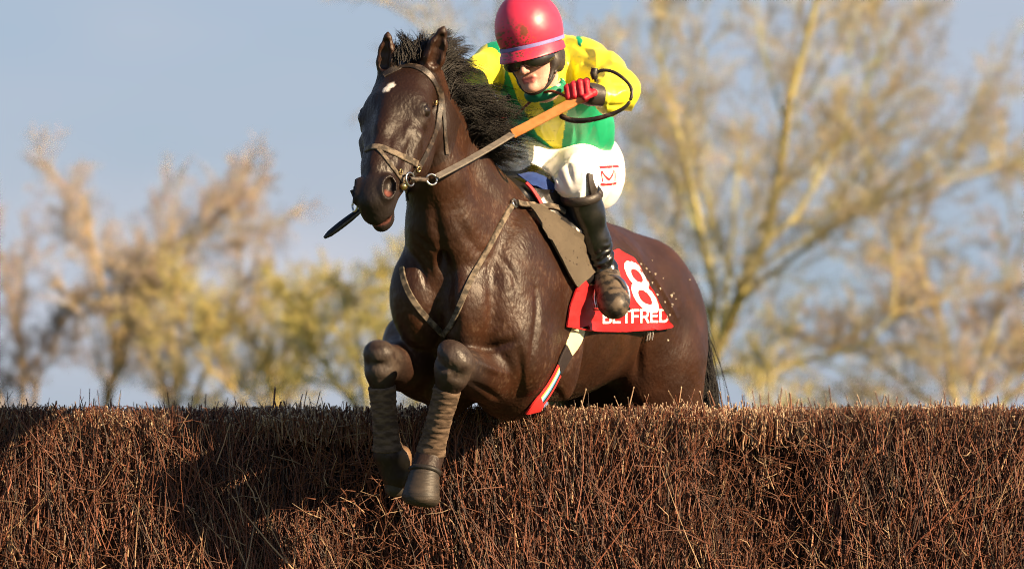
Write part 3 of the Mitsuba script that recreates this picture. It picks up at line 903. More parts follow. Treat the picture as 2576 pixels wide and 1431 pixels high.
hm = hd_.mesh()
V = hm.vertices
q = (V - HC) @ RJ.T
col = np.tile(np.array([.56, .31, .24]), (len(V), 1))
col = lerp3(col, (.62, .24, .20), near(V, J(.10, 0, -.125), .012, .03) * .5)
for s in (1, -1):
    col = lerp3(col, (.60, .25, .20), near(V, J(.06, s * .045, -.125), .01, .035) * .5)
col = lerp3(col, (.46, .10, .10), near_seg(V, J(.082, -.016, -.1545), J(.082, .016, -.1545), .009, .014) * .85)
col = lerp3(col, (.30, .16, .12), np.clip(meshkit.noise(V * 260, 4) * 6 - 5, 0, 1) * .5)
bcol = np.tile(np.array([.56, .31, .24]), (len(bm.vertices), 1))
put('person__body', trimesh.util.concatenate([bm, hm]), 'skin', True, color=np.vstack([bcol, np.clip(col, 0, 1)]))

# cap, peak, band, goggles, strap
hp = box_vol(HC - .22, HC + .22, .004)
hp.ell(J(-.012, 0, 0), (.130, .107, .127), .01, RJ)
hp.half(J(0, 0, -.062), -JU + .10 * JF, .02)
hp.cone(J(0, 0, .120), J(-.003, 0, .128), .010, .009, .02)
put('person__cap', hp.mesh(), 'cap_silk', True, label='mud spattered red helmet cap')


def around(f0, s0, u0, a0, a1, n, lift=0, tilt=0.0):
    g = np.linspace(a0, a1, n)
    return np.array([J(f0 * np.cos(x) * (1 + lift) - .012, s0 * np.sin(x) * (1 + lift), u0 + tilt * np.cos(x)) for x in g]), np.array([np.cos(x) * JF + np.sin(x) * JS for x in g])


pk = []
for i, x in enumerate(np.linspace(-1.75, 1.75, 41)):
    e = max(0, math.cos(x * .85)) ** .8
    base = J(.122 * math.cos(x) - .012, .103 * math.sin(x), -.062 + .006 * math.cos(x))
    tipp = J((.122 + .030 * e) * math.cos(x) - .012, (.103 + .012 * e) * math.sin(x), -.078 - .006 * e)
    pk.append([base + JU * .006, .5 * (base + tipp) + JU * .005, tipp + JU * .002, tipp - JU * .003, base - JU * .008])
pk = np.array(pk)
n, m = pk.shape[:2]
f = []
for i in range(n - 1):
    for j in range(m):
        k = (j + 1) % m
        f += [[i * m + j, i * m + k, (i + 1) * m + k], [i * m + j, (i + 1) * m + k, (i + 1) * m + j]]
put('person__cap_peak', trimesh.Trimesh(pk.reshape(-1, 3), f, process=False), 'cap_silk', 40)
bp_, bn_ = around(.1215, .1015, -.047, -2.4, 2.4, 60, .004)
put('person__cap_band', strap(bp_, bn_, .012, .003), 'lilac_band', 30, label='lilac band above the peak of the cap')
gg = np.array([J(.030, -.074, -.094), J(.070, -.060, -.094), J(.092, -.032, -.095), J(.096, 0, -.092), J(.092, .032, -.095), J(.070, .060, -.094), J(.030, .074, -.094)])
gp_ = spline(gg, 40)
put('person__goggles', tube(gp_, .0135 + .0075 * np.abs(np.sin(np.linspace(0, 2 * np.pi, 40))), 14, side=JU, flat=1.25), 'goggle_lens', True, label='dark wraparound goggles')
frame_ = spline(gg + JU * .024 + JF * .003, 40)
put('person__goggle_frame', tube(frame_, .0055, 8), 'black_pad')
for s in (1, -1):
    hv2 = box_vol(J(-.02, s * .07, -.10) - .12, J(-.02, s * .07, -.10) + .12, .005)
    hv2.ell(J(-.030, s * .064, -.095), (.055, .026, .062), .01, RJ)
    hv2.cone(J(.0, s * .070, -.115), J(.035, s * .050, -.170), .013, .008, .02)
    put('person__harness_pad', hv2.mesh(), 'black_pad')
cs = spline([J(.0, .068, -.13), J(.035, .050, -.178), J(.055, .0, -.203), J(.035, -.050, -.178), J(.0, -.068, -.13)], 40)
put('person__chin_strap', tube(cs, .006, 8), 'black_pad')
cl = np.array([NK + (JS * math.cos(x) * .060 + JF * math.sin(x) * .060) - JU * (.062 + .014 * math.sin(x)) for x in np.linspace(0, 2 * np.pi, 41)])
mat('collar_cloth', lambda p, n, uv: mix((.01, .20, .10), (.40, .52, .44), smoothstep(.62, .7, noise(p.x * 40, p.y * 40, p.z * 60))), .6, .3, silk_bump, 2e-3)
put('person__collar', tube(cl - JU * .012, .011, 10, side=JU, flat=1.5), 'collar_cloth')

# silks
jv = box_vol([-.30, -.05, 1.75], [.56, 1.12, 2.72], .0042)
jv.chain([P(1366, 172, .50), CH, WA, P(1426, 372, .82)], [.085, .118, .116, .118], .05, side=L, flat=1.42)
jv.cone(NK - JU * .055, P(1366, 172, .50), .056, .085, .04)
jv.ell(P(1405, 175, .66), (.15, .17, .10), .05, RH)
jv.chain([P(1400, 150, .56), SHL, P(1515, 190, .36), ELL, P(1535, 240, .17), WRL + np.array([.012, .02, 0])], [.085, .076, .072, .066, .058, .036], .03)
jv.chain([P(1330, 165, .58), SHR, P(1208, 190, .48), ELR, WRR], [.085, .068, .058, .054, .038], .03)
jm = jv.mesh()
V, N = jm.vertices, jm.vertex_normals
ar = near_seg(V, ELL, WRL, .02, .12) + near_seg(V, SHL, ELL, .02, .12)
cr = meshkit.fbm(V @ np.array([[20, 6, -9], [4, 15, 3], [-16, 0, 13.]]).T, 3, 21) - .5
rid = 1 - np.abs(2 * meshkit.noise(V @ np.array([[22, 0, -3], [0, 7, 0], [4, 0, 8.]]).T, 8) - 1)
V = V + N * (.006 * cr + .015 * (rid ** 2 - .4) * np.clip(ar * .8 + .35, 0, 1))[:, None]
ax0, ax1 = P(1405, 385, .80), P(1355, 150, .45)
hh = (V[:, 2] - ax0[2]) / (ax1[2] - ax0[2])
xx = V[:, 0] - (ax0[0] + hh * (ax1[0] - ax0[0]))
lft = np.interp(hh, [-.05, 0, .17, .53, 1.05], [.01, -.012, -.060, -.100, -.117])
rgt = np.interp(hh, [-.05, 0, .1, .42, .75, 1.05], [-.01, .008, .018, .055, .10, .14])
yel, grn = np.array([.70, .64, .035]), np.array([.008, .26, .115])
isy = (xx > lft) & (xx < rgt)
wid = np.interp(hh, [.3, .55, 1.05], [.2, .050, .040])
isy |= (hh > .5) & ((xx < lft - wid) | (xx > rgt + wid))
back = (V - CH) @ np.array([0, 1.0, 0]) > .12
sleeve = (near_seg(V, SHL, ELL, .085, .0851) + near_seg(V, ELL, WRL, .085, .0851) + near_seg(V, SHR, ELR, .072, .0721) + near_seg(V, ELR, WRR, .072, .0721)) > 0
isy |= sleeve
isy &= ~((near_seg(V, SHL + np.array([.0, .06, .07]), SHL + np.array([.05, .06, .02]), .030, .0301) > 0) & (hh > .7))
col = np.where(isy[:, None], yel, grn)
for c0 in (P(1376, 262, .40),):
    col = np.where((np.abs((V - c0)[:, 0]) * 1.3 + np.abs((V - c0)[:, 2]) < .034)[:, None] & (V[:, 1] < .60)[:, None], grn, col)
spots = np.clip(meshkit.noise(V * 120, 5) * 14 - 12.4, 0, 1) * .5
col = lerp3(col, (.12, .09, .03), spots)
FOLDS = [([(1388, 150), (1396, 176), (1390, 210)], -.006, .010), ([(1408, 140), (1417, 172), (1410, 205)], -.006, .010), ([(1428, 140), (1438, 170), (1434, 196)], -.005, .010), ([(1400, 146), (1406, 175), (1400, 206)], .006, .006),
    ([(1450, 150), (1478, 158), (1510, 180)], -.006, .010), ([(1530, 200), (1552, 214), (1575, 215)], -.006, .009), ([(1520, 262), (1545, 268), (1572, 262)], -.007, .008), ([(1500, 292), (1492, 325), (1470, 362)], -.007, .012),
    ([(1530, 300), (1530, 330), (1520, 358)], -.005, .010), ([(1440, 300), (1452, 330), (1446, 366)], -.006, .009), ([(1360, 300), (1380, 335), (1400, 372)], -.005, .010), ([(1310, 300), (1330, 340), (1345, 375)], -.005, .010), ([(1440, 110), (1465, 122), (1485, 140)], -.006, .010)]
put('person__silks', crease(trimesh.Trimesh(V, jm.faces, process=False), FOLDS), 'silk', True, label='yellow and green racing silks with a green chevron', color=col)

# breeches
bv = box_vol([-.20, .05, 1.65], [.58, 1.25, 2.35], .0055)
bv.ell(PV + np.array([0, .0, .0]), (.17, .190, .120), .06, RH)
bv.chain([P(1424, 380, .83), PV], [.112, .11], .05, side=L, flat=1.4)
bv.chain([HIPL, P(1462, 446, .56), KNL + np.array([-.01, 0, .012])], [.118, .092, .064], .06)
bv.chain([HIPR, P(1318, 412, .68), KNR], [.112, .088, .064], .06)
bv.ell(P(1385, 420, .70), (.11, .13, .062), .06, RH)
bv.ell(P(1492, 470, .74), (.12, .070, .082), .05, RH)
bv.cone(KNR, KNR + (ANR - KNR) * .35, .064, .052, .03)
bm2 = bv.mesh()
V, N = bm2.vertices, bm2.vertex_normals
rid = 1 - np.abs(2 * meshkit.noise(V @ np.array([[9, 0, 12], [0, 8, 0], [14, 0, -7.]]).T, 18) - 1)
nk = np.clip(near(V, KNL, .02, .22) + near(V, KNR, .02, .2) + .3, 0, 1)
V = V + N * (.013 * (rid ** 2 - .4) * nk + .004 * (meshkit.fbm(V * 14, 3, 6) - .5))[:, None]
bm2 = crease(trimesh.Trimesh(V, bm2.faces, process=False), [([(1398, 412), (1404, 446), (1424, 476)], -.013, .011), ([(1372, 420), (1384, 448), (1402, 470)], -.012, .010), ([(1424, 404), (1434, 440), (1440, 468)], -.007, .009),
    ([(1458, 398), (1462, 428), (1458, 452)], -.005, .009), ([(1410, 400), (1350, 412), (1300, 420)], -.010, .012), ([(1330, 396), (1300, 402), (1275, 420)], -.007, .009), ([(1500, 388), (1524, 410), (1548, 452)], -.006, .010),
    ([(1508, 480), (1524, 470), (1545, 470)], -.006, .008), ([(1386, 430), (1396, 452), (1416, 470)], .006, .008)])
put('person__breeches', bm2, 'breeches_cloth', True, label='white breeches with small red print on the hip')
BR = Surf(bm2)
mk = [[(1508, 422), (1532, 420), (1556, 419)], [(1512, 430), (1514, 447), (1516, 458)], [(1514, 430), (1524, 446), (1532, 452)], [(1532, 452), (1541, 438), (1544, 428)],
      [(1546, 430), (1547, 446), (1546, 456)], [(1510, 464), (1528, 464), (1550, 461)]]
for a in mk:
    p, n_ = on_horse(a, 12, .0008, BR, 0)
    put('person__hip_print', strap(p, n_, .0085, .0008), 'red_trim', 30)

# boots
for side, (kn, an, to) in enumerate(((KNL, ANL, TOL), (KNR, ANR, TOR))):
    lo, hi = np.minimum(np.minimum(kn, an), to) - .13, np.maximum(np.maximum(kn, an), to) + .13
    bo = box_vol(lo, hi, .0045)
    d = nrm(an - kn)
    fwd = nrm(np.cross(d, L)) * (1 if np.cross(d, L)[1] < 0 else -1)
    bo.chain([kn + d * .015, kn + (an - kn) * .30, kn + (an - kn) * .62, an], [.066, .056, .046, .041], .02)
    bo.half(kn + d * .022 - np.array([0, 0, .0]), -d + .25 * fwd, .004)
    bt = bo.mesh()
    V, N = bt.vertices, bt.vertex_normals
    t_ = ((V - kn) @ d) / np.linalg.norm(an - kn)
    V = V + N * (.0032 * np.sin(t_ * 66 + 7 * meshkit.noise(V * 22, 3)) * np.clip((t_ - .58) * 5, 0, 1) + .0025 * (meshkit.fbm(V * 16, 2, 9) - .5))[:, None]
    put('person__boot', trimesh.Trimesh(V, bt.faces, process=False), 'boot_leather', True, label='polished black riding boot')
    shoe = box_vol(np.minimum(an, to) - .11, np.maximum(an, to) + .11, .0045)
    heel = an + np.array([.008, .045, -.035])
    shoe.chain([an, heel], [.040, .036], .02)
    shoe.chain([an + np.array([0, -.01, -.01]), .5 * (an + to) + np.array([0, .0, .0]), to, to + (to - an) * .12], [.040, .044, .046, .040], .02, side=L, flat=1.08)
    put('person__shoe', shoe.mesh(), 'muddy_boot', True, label='muddy foot of the boot in the stirrup')
    if side == 0:
        cb = kn + d * .030
        ct = np.array([cb + .062 * (math.cos(x) * L + math.sin(x) * np.cross(d, L)) for x in np.linspace(0, 2 * np.pi, 33)])
        put('person__boot_cuff', tube(ct, .010, 8, side=d, flat=1.6), 'black_pad')
        tb, tn = on_horse([(1490, 482), (1482, 460), (1480, 440)], 10, .004, BR, 1)
        put('person__boot_tab', strap(tb, tn, np.linspace(.034, .022, 10), .008), 'black_pad', 30)
mid = .5 * (ANL + TOL) + (TOL - ANL) * .22
st = []
for x in np.linspace(-.15 * np.pi, 1.15 * np.pi, 40):
    st.append(mid + L * .062 * math.cos(x) + np.array([0, .02, 1.0]) * (.070 * math.sin(x) - .008))
put('saddle__stirrup', tube(np.array(st), .0055, 8), 'steel')
put('saddle__stirrup', tube([mid + L * .060 + np.array([0, 0, -.046]), mid - L * .060 + np.array([0, 0, -.046])], .007, 8, side=[0, 1, 0], flat=2.6), 'steel')


# gloves: palm, four curled fingers, thumb
def fist(center, across, down, out, wrist, key):
    """across: little finger to index; down: knuckles to finger ends; out: away from the palm."""
    a, d, o = nrm(across), nrm(down), nrm(out)
    g = box_vol(center - .12, center + .12, .003)
    g.ell(center - o * .012 + d * .0, (.042, .034, .020), .01, np.stack([a, d, o]))
    for i, (x, ln) in enumerate(((-.032, .84), (-.011, 1.0), (.011, 1.05), (.032, .95))):
        b = center + a * x
        k0 = b - d * .030 * ln + o * .002
        k1 = b - d * .022 * ln + o * .026 * ln
        k2 = b + d * .014 * ln + o * .026 * ln
        k3 = b + d * .026 * ln + o * .004
        g.chain([k0, k1], [.0115, .0112], .004)
        g.chain([k1, k2], [.0112, .0102], .004)
        g.chain([k2, k3], [.0102, .0090], .003)
    t0 = center + a * .040 + d * .012 - o * .01
    g.chain([t0, t0 + a * .010 + o * .022 + d * .006, center + a * .022 + o * .034 + d * .032], [.014, .0125, .0095], .005)
    g.chain([center - o * .018, wrist], [.030, .030], .015)
    put(key, g.mesh(), 'red_glove', True)
    c = box_vol(np.minimum(center, wrist) - .09, np.maximum(center, wrist) + .09, .004)
    w = nrm(wrist - center)
    c.chain([center - o * .010 + w * .030, center + w * .05 - o * .008, wrist + w * .01], [.034, .036, .036], .01)
    put(key + '_cuff', c.mesh(), 'black_pad')


fist(P(1455, 232, .055), np.array([.95, -.1, .25]), np.array([.12, -.2, -1.0]), np.array([-.15, -.95, .1]), P(1502, 240, .105), 'person__glove')
fist(P(1240, 288, .17), np.array([-.9, -.1, .3]), np.array([0, -.2, -1.0]), np.array([.1, -.95, .1]), WRR, 'person__glove_001')

# whip in the hidden right hand
tag('whip', 'black riding whip with its tip showing beyond the horse muzzle', 'whip')
w0, w1 = P(1256, 262, .13), P(816, 598, -.16)
put('whip__shaft', tube(w0 + (w1 - w0) * np.linspace(-.06, .80, 20)[:, None], np.linspace(.0085, .006, 20), 10), 'black_leather')
put('whip__flap', tube(w0 + (w1 - w0) * np.linspace(.79, 1, 8)[:, None], [.006, .0085, .010, .0105, .0105, .010, .009, .004], 10, side=[0, .3, 1], flat=1.2), 'black_leather')
# ------------------------------------------------------------------ the ground and the birch fence
mat('turf', lambda p, n, uv: mix((.035, .060, .014), (.075, .095, .028), fbm(p.x * .9, p.y * .9, 0, 4)), .95, .2, lambda p, n, uv: .03 * fbm(p.x * 9, p.y * 9, 0, 3), 1e-2)
gx = np.linspace(-1500, 1500, 41)
gm = trimesh.creation.box((3000, 3200, .4))
gm.apply_translation((0, 1400, -.2))
put('ground', gm, 'turf', False, label='grass of the racecourse', kind='structure')
# grass blades in front of and behind the fence
g = np.random.default_rng(31)
n = 2500
b0 = np.stack([g.uniform(-3, 3, n), np.where(g.random(n) < .7, g.uniform(-2.2, .25, n), g.uniform(1.2, 2.6, n)), np.zeros(n)], 1)
tp = b0 + np.stack([g.normal(0, .03, n), g.normal(0, .03, n), g.uniform(.05, .13, n)], 1)
mat('grass_blade', lambda p, n, uv: mix((.045, .085, .018), (.11, .13, .04), noise(p.x * 12, p.y * 12, 0)), .7, .3)
put('grass', tubes(np.stack([b0, .5 * (b0 + tp) + [0, 0, .01], tp], 1), np.tile([.003, .0024, .0004], (n, 1)), 3), 'grass_blade', True, label='short grass along the foot of the fence', kind='stuff')

FT, FY = 1.352, .43        # top of the fence, its front face there
tag('fence', 'birch brush steeplechase fence of packed reddish brown twigs', 'fence')


def front(z):
    return FY - .10 * (FT - z) / .6


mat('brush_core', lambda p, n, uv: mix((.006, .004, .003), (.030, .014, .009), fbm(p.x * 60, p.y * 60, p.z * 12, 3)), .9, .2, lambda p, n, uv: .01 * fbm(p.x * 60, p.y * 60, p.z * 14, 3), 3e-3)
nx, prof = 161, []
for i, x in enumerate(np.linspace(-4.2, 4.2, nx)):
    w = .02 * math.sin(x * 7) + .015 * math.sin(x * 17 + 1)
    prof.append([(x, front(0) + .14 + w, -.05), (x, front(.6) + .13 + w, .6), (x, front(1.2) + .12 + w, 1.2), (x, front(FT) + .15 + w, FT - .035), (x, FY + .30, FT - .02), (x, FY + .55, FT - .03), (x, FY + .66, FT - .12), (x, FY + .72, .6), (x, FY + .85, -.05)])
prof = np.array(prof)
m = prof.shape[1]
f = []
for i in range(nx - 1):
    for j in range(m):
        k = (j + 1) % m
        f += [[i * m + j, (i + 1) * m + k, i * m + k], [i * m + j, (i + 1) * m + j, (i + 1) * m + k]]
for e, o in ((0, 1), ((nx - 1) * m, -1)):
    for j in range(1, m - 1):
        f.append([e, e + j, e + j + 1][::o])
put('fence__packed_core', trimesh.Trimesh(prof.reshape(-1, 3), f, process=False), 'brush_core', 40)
mat('twig', VCOL, .55, .45)


def twig_set(n, seed, z0, z1, depth, lean, ln, rad, pale, xr=2.3, outward=.0):
    g = np.random.default_rng(seed)
    x, z = g.uniform(-xr, xr, n), g.uniform(z0, z1, n)
    d = g.uniform(depth[0], depth[1], n)
    cl = meshkit.fbm(np.stack([x * 4.2, z * 2.6, d * 0 + 41], 1), 3, 3)       # clumps and hollows
    keep = (cl + .14 * g.random(n) > .55) | ((d > .08) & (cl + .3 * g.random(n) > .50))
    x, z, d, cl = x[keep], z[keep], d[keep], cl[keep]
    n = len(x)
    l = ln[0] + (ln[1] - ln[0]) * g.random(n) ** 1.6
    bias = .55 * (meshkit.noise(np.stack([x * 1.6, z * 2.2, x * 0], 1), 11) - .5)
    a = g.normal(0, lean, n) + bias
    t = np.linspace(0, 1, 5)
    dirx, diry, dirz = np.sin(a), g.normal(0, .10, n) - outward, np.cos(a)
    bx, by = g.normal(0, .018, n), g.normal(0, .015, n)
    px = x[:, None] + (t - .5) * (l * dirx)[:, None] + (t ** 2) * bx[:, None] * 2 + g.normal(0, .0025, (n, 5))
    pz = z[:, None] + (t - .5) * (l * dirz)[:, None] + g.normal(0, .003, (n, 5))
    py = front(np.minimum(pz, FT)) + d[:, None] - .05 * (cl[:, None] - .5) + (t - .5) * (l * diry)[:, None] + (t ** 2) * by[:, None]
    over = np.maximum(pz.max(1) - FT - np.abs(g.normal(0, .012, n)) - (g.random(n) < .02) * g.uniform(0, .06, n), 0)
    pz = pz - over[:, None]
    p = np.stack([px, py, pz], 2)
    r = (rad[0] + (rad[1] - rad[0]) * g.random(n) ** 2)[:, None] * np.linspace(1, .45, 5)
    q = g.random((n, 1))
    c = np.where(q < pale, np.array([[.36, .23, .13]]), np.where(q < pale + .35, np.array([[.20, .066, .034]]), np.where(q < pale + .62, np.array([[.095, .035, .021]]), np.array([[.032, .014, .009]]))))
    c = c * g.uniform(.55, 1.2, (n, 1))
    return p, r, np.clip(c, 0, .7)


def twig_mesh(sets, sides=3):
    ms, cs = [], []
    for p, r, c in sets:
        ms.append(tubes(p, r, sides))
        cs.append(np.repeat(c, p.shape[1] * sides, 0))
    return trimesh.util.concatenate(ms), np.vstack(cs)


tw = [twig_set(9500, 41, .72, FT + .05, (.07, .17), .13, (.25, .60), (.0022, .0050), .02),
      twig_set(15500, 42, .72, FT + .05, (.0, .10), .15, (.18, .55), (.0017, .0040), .045),
      twig_set(4200, 43, .72, FT, (-.05, .04), .30, (.12, .50), (.0013, .0031), .08, outward=.08),
      twig_set(170, 44, .75, FT - .08, (-.06, .02), .75, (.20, .55), (.0018, .0036), .40, outward=.05)]
order = np.argsort(-np.linalg.norm(tw[3][0][:, -1] - tw[3][0][:, 0], axis=1))[:60]
for i in order:
    put('fence__stem', tubes(tw[3][0][i:i + 1], tw[3][1][i:i + 1] * 1.15, 6), 'twig', True, color=np.repeat(tw[3][2][i:i + 1], 30, 0))
rest = np.setdiff1d(np.arange(len(tw[3][0])), order)
tw[3] = tuple(a[rest] for a in tw[3])
tm, tc = twig_mesh(tw)
put('fence__twigs', tm, 'twig', True, label='packed reddish birch twigs', kind='stuff', color=tc)
# fine side shoots: short, crooked, at every angle
g = np.random.default_rng(51)
n = 7000
x, z = g.uniform(-2.3, 2.3, n), g.uniform(.74, FT - .01, n)
a = g.normal(0, .95, n)
l = g.uniform(.03, .12, n)
s0 = np.stack([x, front(z) + g.uniform(-.05, .08, n), z], 1)
d = np.stack([np.sin(a), g.normal(-.25, .3, n), np.cos(a) * np.sign(g.random(n) - .2)], 1)
s1 = s0 + d * l[:, None]
sm = .5 * (s0 + s1) + g.normal(0, .008, (n, 3))
s1[:, 2] = np.minimum(s1[:, 2], FT + .015)
sc_ = np.where(g.random((n, 1)) < .12, [[.34, .23, .14]], [[.15, .055, .028]]) * g.uniform(.5, 1.1, (n, 1))
put('fence__side_shoots', tubes(np.stack([s0, sm, s1], 1), np.tile([.0018, .0014, .0008], (n, 1)) * g.uniform(.7, 1.3, (n, 1)), 3), 'twig', True, kind='stuff', color=np.repeat(sc_, 9, 0))
# clipped stubs on the top, with pale cut ends
n = 13000
x, y = g.uniform(-2.3, 2.3, n), FY + .52 * g.random(n) ** 1.5
top = FT + g.normal(0, .012, n) + .014 * (meshkit.fbm(np.stack([x * 4, y * 4, x * 0], 1), 3, 8) - .5) * 2 + np.where(g.random(n) < .012, g.uniform(.02, .08, n), 0) - np.maximum(0, FY + .05 - y) * .5
s0 = np.stack([x, y, top - g.uniform(.05, .10, n)], 1)
s1 = np.stack([x + g.normal(0, .018, n), y + g.normal(0, .012, n), top], 1)
pp = np.stack([s0, s0 + (s1 - s0) * .9, s1, s1 + [0, 0, .0004]], 1)
r = np.stack([np.ones(n), np.ones(n), np.full(n, .95), np.full(n, .02)], 1) * (.0012 + .0022 * g.random(n) ** 2)[:, None]
c = np.where(g.random((n, 1)) < .45, [[.36, .24, .15]], [[.15, .060, .032]]) * g.uniform(.6, 1.3, (n, 1))
c4 = np.repeat(np.repeat(c[:, None], 4, 1), 3, 1).reshape(n, 4, 3, 3)
c4[:, 2:] = np.array([.62, .48, .32])
put('fence__clipped_tops', tubes(pp, r, 3), 'twig', True, label='pale clipped twig ends along the top', kind='stuff', color=c4.reshape(-1, 3))


# ------------------------------------------------------------------ the trees
mat('bark', VCOL, .85, .2)


def grow(starts, dirs, lens, rads, g, k, wig, upb):
    """k-point crooked limbs; returns points (n, k, 3) and radii (n, k)."""
    n = len(starts)
    d = dirs / np.linalg.norm(dirs, axis=1, keepdims=True)
    p = [starts]
    for i in range(k - 1):
        d = d + g.normal(0, wig, (n, 3)) + np.array([0, 0, upb])
        d /= np.linalg.norm(d, axis=1, keepdims=True)
        p.append(p[-1] + d * (lens / (k - 1))[:, None])
    return np.stack(p, 1), rads[:, None] * np.linspace(1, .42, k)


def sprout(p, r, m, g, t0, spread, ratio, lens_par, shrink=.5, flat_y=1.0):
    n, k, _ = p.shape
    idx = np.repeat(np.arange(n), m)
    t = np.tile(t0 + (1 - t0) * (np.arange(m) + .5) / m, n) + g.normal(0, .04, n * m)
    t = np.clip(t, 0, .999) * (k - 1)
    i = t.astype(int)
    f = (t - i)[:, None]
    a = p[idx, i] * (1 - f) + p[idx, i + 1] * f
    tan = p[idx, i + 1] - p[idx, i]
    tan /= np.linalg.norm(tan, axis=1, keepdims=True)
    q = g.normal(0, 1, (n * m, 3))
    q -= tan * (q * tan).sum(1, keepdims=True)
    q /= np.linalg.norm(q, axis=1, keepdims=True)
    d = tan * np.cos(spread) + q * np.sin(spread)
    rr = (r[idx, i] * (1 - f[:, 0]) + r[idx, i + 1] * f[:, 0])
    ln = lens_par[idx] * ratio * g.uniform(.65, 1.25, n * m) * (1.1 - .45 * t / (k - 1))
    return a, d, ln, rr * shrink


def tree(key, label, category, stems, levels, bark, twig, seed, group=None, tone=.35):
    """stems: [(points, base radius)]; levels: [(children, t0, spread, length ratio, points, wiggle, up, radius ratio, minimum radius)]."""
    g = np.random.default_rng(seed)
    tag(key, label, category, group=group)
    bark, twig = np.array(bark), np.array(twig)
    tr = []
    cur_p, cur_r, cur_l = [], [], []
    for pts, r0 in stems:
        c = spline(pts, 9)
        c[1:] += g.normal(0, .03, c[1:].shape)
        rr = r0 * np.linspace(1, .3, 9)
        tr.append(tube(c, rr, 9))
        cur_p.append(c)
        cur_r.append(rr)
        cur_l.append(np.linalg.norm(np.diff(c, axis=0), axis=1).sum())
    m = trimesh.util.concatenate(tr)
    put(key + '__trunk', m, 'bark', True, color=np.clip(bark * (.75 + .6 * meshkit.fbm(m.vertices * np.array([4, 4, 1.5]), 3, seed))[:, None], 0, .8))
    p, r, l = np.array(cur_p), np.array(cur_r), np.array(cur_l)
    limbs, lc, crown, cc = [], [], [], []
    for li, (ch, t0, sp, ra, k, wig, upb, sh, rmin) in enumerate(levels):
        a, d, ln, rr = sprout(p, r, ch, g, t0, sp * g.uniform(.7, 1.3, len(p) * ch)[:, None], ra, l, sh)
        rr = np.maximum(rr, rmin)
        p, r = grow(a, d, ln, rr, g, k, wig, upb)
        l = ln
        sides = 5 if li == 0 else 3
        w = min(1, li / (len(levels) - 1)) ** 1.1
        base = bark * (1 - w) + twig * w
        c = base * g.uniform(1 - tone, 1 + tone, (len(p), 1)) * (1 + g.normal(0, .07, (len(p), 3)))
        (limbs if li < 2 else crown).append(tubes(p, r, sides))
        (lc if li < 2 else cc).append(np.repeat(c, k * sides, 0))
    put(key + '__limbs', trimesh.util.concatenate(limbs), 'bark', True, color=np.clip(np.vstack(lc), 0, .8))
    put(key + '__crown', trimesh.util.concatenate(crown), 'bark', True, kind='stuff', color=np.clip(np.vstack(cc), 0, .8))


YB, TW, TP, TY = (.36, .315, .125), (.30, .26, .185), (.34, .28, .235), (.34, .30, .125)
Y = 100.0
Q = lambda u, v, y=Y: P(u, v, y)
lev = lambda a, b, c, d, rm=.011, l1=.45: [(a, .18, .62, l1, 7, .10, .02, .42, .024), (b, .12, .62, .52, 5, .13, .015, .5, .013), (c, .1, .65, .52, 4, .15, .01, .55, rm * 1.25), (d, .1, .7, .55, 3, .18, .01, .6, max(rm, .0085))]
tree('oak_tree', 'tall bare tree with yellow lichened branches spreading behind the rider', 'tree',
     [([Q(1760, 1285), Q(1790, 900), Q(1850, 760), Q(1905, 650), Q(1960, 480), Q(1985, 300), Q(2040, 60), Q(2075, -90)], .18),
      ([Q(1790, 930), Q(1795, 760, 99), Q(1760, 560, 98), Q(1700, 330, 98), Q(1640, 60, 98)], .09),
      ([Q(1850, 770), Q(2000, 640, 99), Q(2150, 540, 98), Q(2330, 470, 97), Q(2500, 430, 97)], .065),
      ([Q(1930, 600), Q(2040, 480, 102), Q(2140, 300, 103), Q(2230, 120, 104)], .07),
      ([Q(1780, 960), Q(1640, 700, 103), Q(1480, 480, 104), Q(1300, 300, 105), Q(1190, 190, 105)], .07),
      ([Q(1785, 960, 101), Q(1900, 930, 98), Q(2050, 905, 97), Q(2190, 850, 96), Q(2260, 780, 96)], .085)],
     lev(12, 8, 7, 4, .0095, .46), YB, TW, 101, tone=.4)
tree('bare_tree', 'slender bare tree with a tall pinkish leading shoot at the left', 'tree',
     [([Q(252, 1285), Q(262, 1040), Q(285, 850), Q(262, 760), Q(236, 640), Q(218, 530)], .11),
      ([Q(270, 960), Q(330, 800, 99), Q(420, 620, 98), Q(490, 590, 98), Q(540, 560, 98)], .07),
      ([Q(280, 880), Q(380, 720, 101), Q(520, 590, 102), Q(640, 520, 102)], .065),
      ([Q(255, 760), Q(200, 760, 100), Q(150, 735, 100)], .06)],
     lev(11, 8, 6, 4, .0072, .44), (.35, .265, .125), TP, 102, tone=.4)
tree('hawthorn_tree', 'dense low yellowish thorn tree behind the front of the horse', 'tree',
     [([Q(690, 1285, 96), Q(690, 1080, 96), Q(660, 900, 96), Q(610, 820, 96), Q(580, 760, 96)], 0.085),
      ([Q(690, 1100, 96), Q(780, 900, 95), Q(850, 800, 95), Q(900, 740, 95)], 0.078),
      ([Q(690, 1090, 96), Q(720, 880, 97), Q(740, 800, 97), Q(765, 740, 97)], 0.065),
      ([Q(690, 1120, 96), Q(560, 960, 95), Q(480, 860, 95), Q(440, 790, 95)], 0.065)],
     lev(10, 7, 7, 4, .0085, .46), (.29, .23, .09), TY, 103, tone=.45)
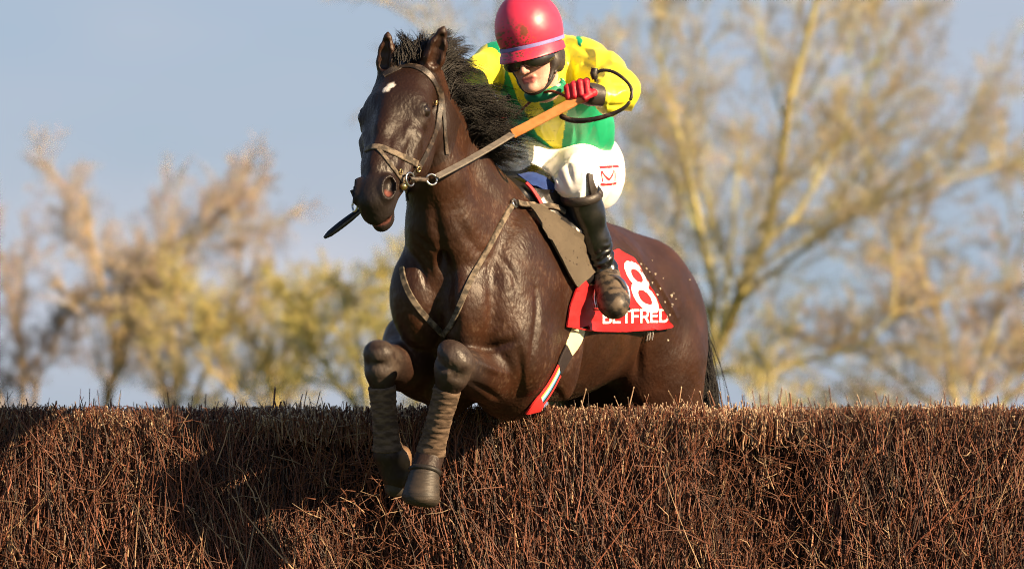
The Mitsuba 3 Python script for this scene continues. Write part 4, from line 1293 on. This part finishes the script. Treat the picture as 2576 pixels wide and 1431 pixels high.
tree('hawthorn_tree_001', 'dense yellow thorn tree partly hidden by the chest of the horse', 'tree',
     [([Q(930, 1285, 92), Q(930, 1060, 92), Q(905, 880, 92), Q(875, 780, 92)], 0.085),
      ([Q(930, 1080, 92), Q(990, 880, 92), Q(1030, 760, 92), Q(1060, 670, 92)], 0.078),
      ([Q(930, 1070, 93), Q(820, 920, 93), Q(770, 840, 93), Q(735, 770, 93)], 0.072)],
     lev(10, 7, 7, 4, .0090, .48), (.33, .29, .11), (.36, .32, .11), 104, tone=.45)
tree('hawthorn_tree_002', 'broad tan thorn tree between the tall left tree and the yellow thorns', 'tree',
     [([Q(450, 1285, 98), Q(450, 1080, 98), Q(440, 900, 98), Q(425, 780, 98), Q(415, 680, 98)], .085),
      ([Q(450, 1090, 98), Q(520, 920, 98), Q(570, 800, 98), Q(610, 700, 98)], .08),
      ([Q(450, 1090, 99), Q(390, 920, 99), Q(345, 820, 99), Q(320, 730, 99)], .07)],
     lev(10, 7, 6, 4, .0068, .50), (.32, .265, .13), (.34, .285, .21), 107, tone=.45)
tree('scrub_tree', 'thin grey brown scrub tree at the far left edge', 'tree',
     [([Q(70, 1285, 104), Q(60, 1050, 104), Q(40, 820, 104), Q(10, 640, 104)], .10),
      ([Q(70, 1100, 104), Q(120, 900, 104), Q(180, 780, 104)], .08),
      ([Q(70, 1120, 104), Q(-60, 920, 104), Q(-140, 760, 104)], .08)],
     lev(9, 7, 6, 4, .0095, .46), (.27, .20, .125), (.27, .205, .155), 105)
tree('ash_tree', 'reddish twigged bare tree at the right edge', 'tree',
     [([Q(2420, 1285, 98), Q(2400, 1050, 98), Q(2380, 860, 98), Q(2330, 700, 98), Q(2300, 600, 98)], 0.078),
      ([Q(2420, 1120, 98), Q(2480, 900, 98), Q(2530, 740, 98), Q(2560, 620, 98)], 0.065),
      ([Q(2410, 1100, 99), Q(2300, 980, 99), Q(2180, 900, 99), Q(2090, 860, 99)], .08),
      ([Q(2420, 1120, 99), Q(2560, 980, 99), Q(2680, 860, 99)], .09)],
     lev(10, 8, 6, 4, .0095, .46), (.35, .295, .14), (.32, .245, .195), 106, tone=.4)
for i, (u, lean, hgt) in enumerate(((1905, 10, 300), (1945, -8, 330), (1500, 20, 420))):
    tree(('young_tree' if i == 0 else f'young_tree_{i:03d}'), ('thin leaning young tree right of the horse tail', 'second thin young tree right of the horse tail', 'young tree showing under the belly of the horse')[i], 'tree',
         [([Q(u, 1285, 90), Q(u + lean * .3, 1100, 90), Q(u + lean, 1285 - hgt - 120, 90)], .075)],
         [(7, .45, .8, .40, 5, .15, .03, .5, .025), (6, .2, .8, .5, 4, .18, .02, .5, .016), (5, .1, .8, .5, 3, .2, .0, .6, .012)], (.34, .29, .12), TY, 110 + i)
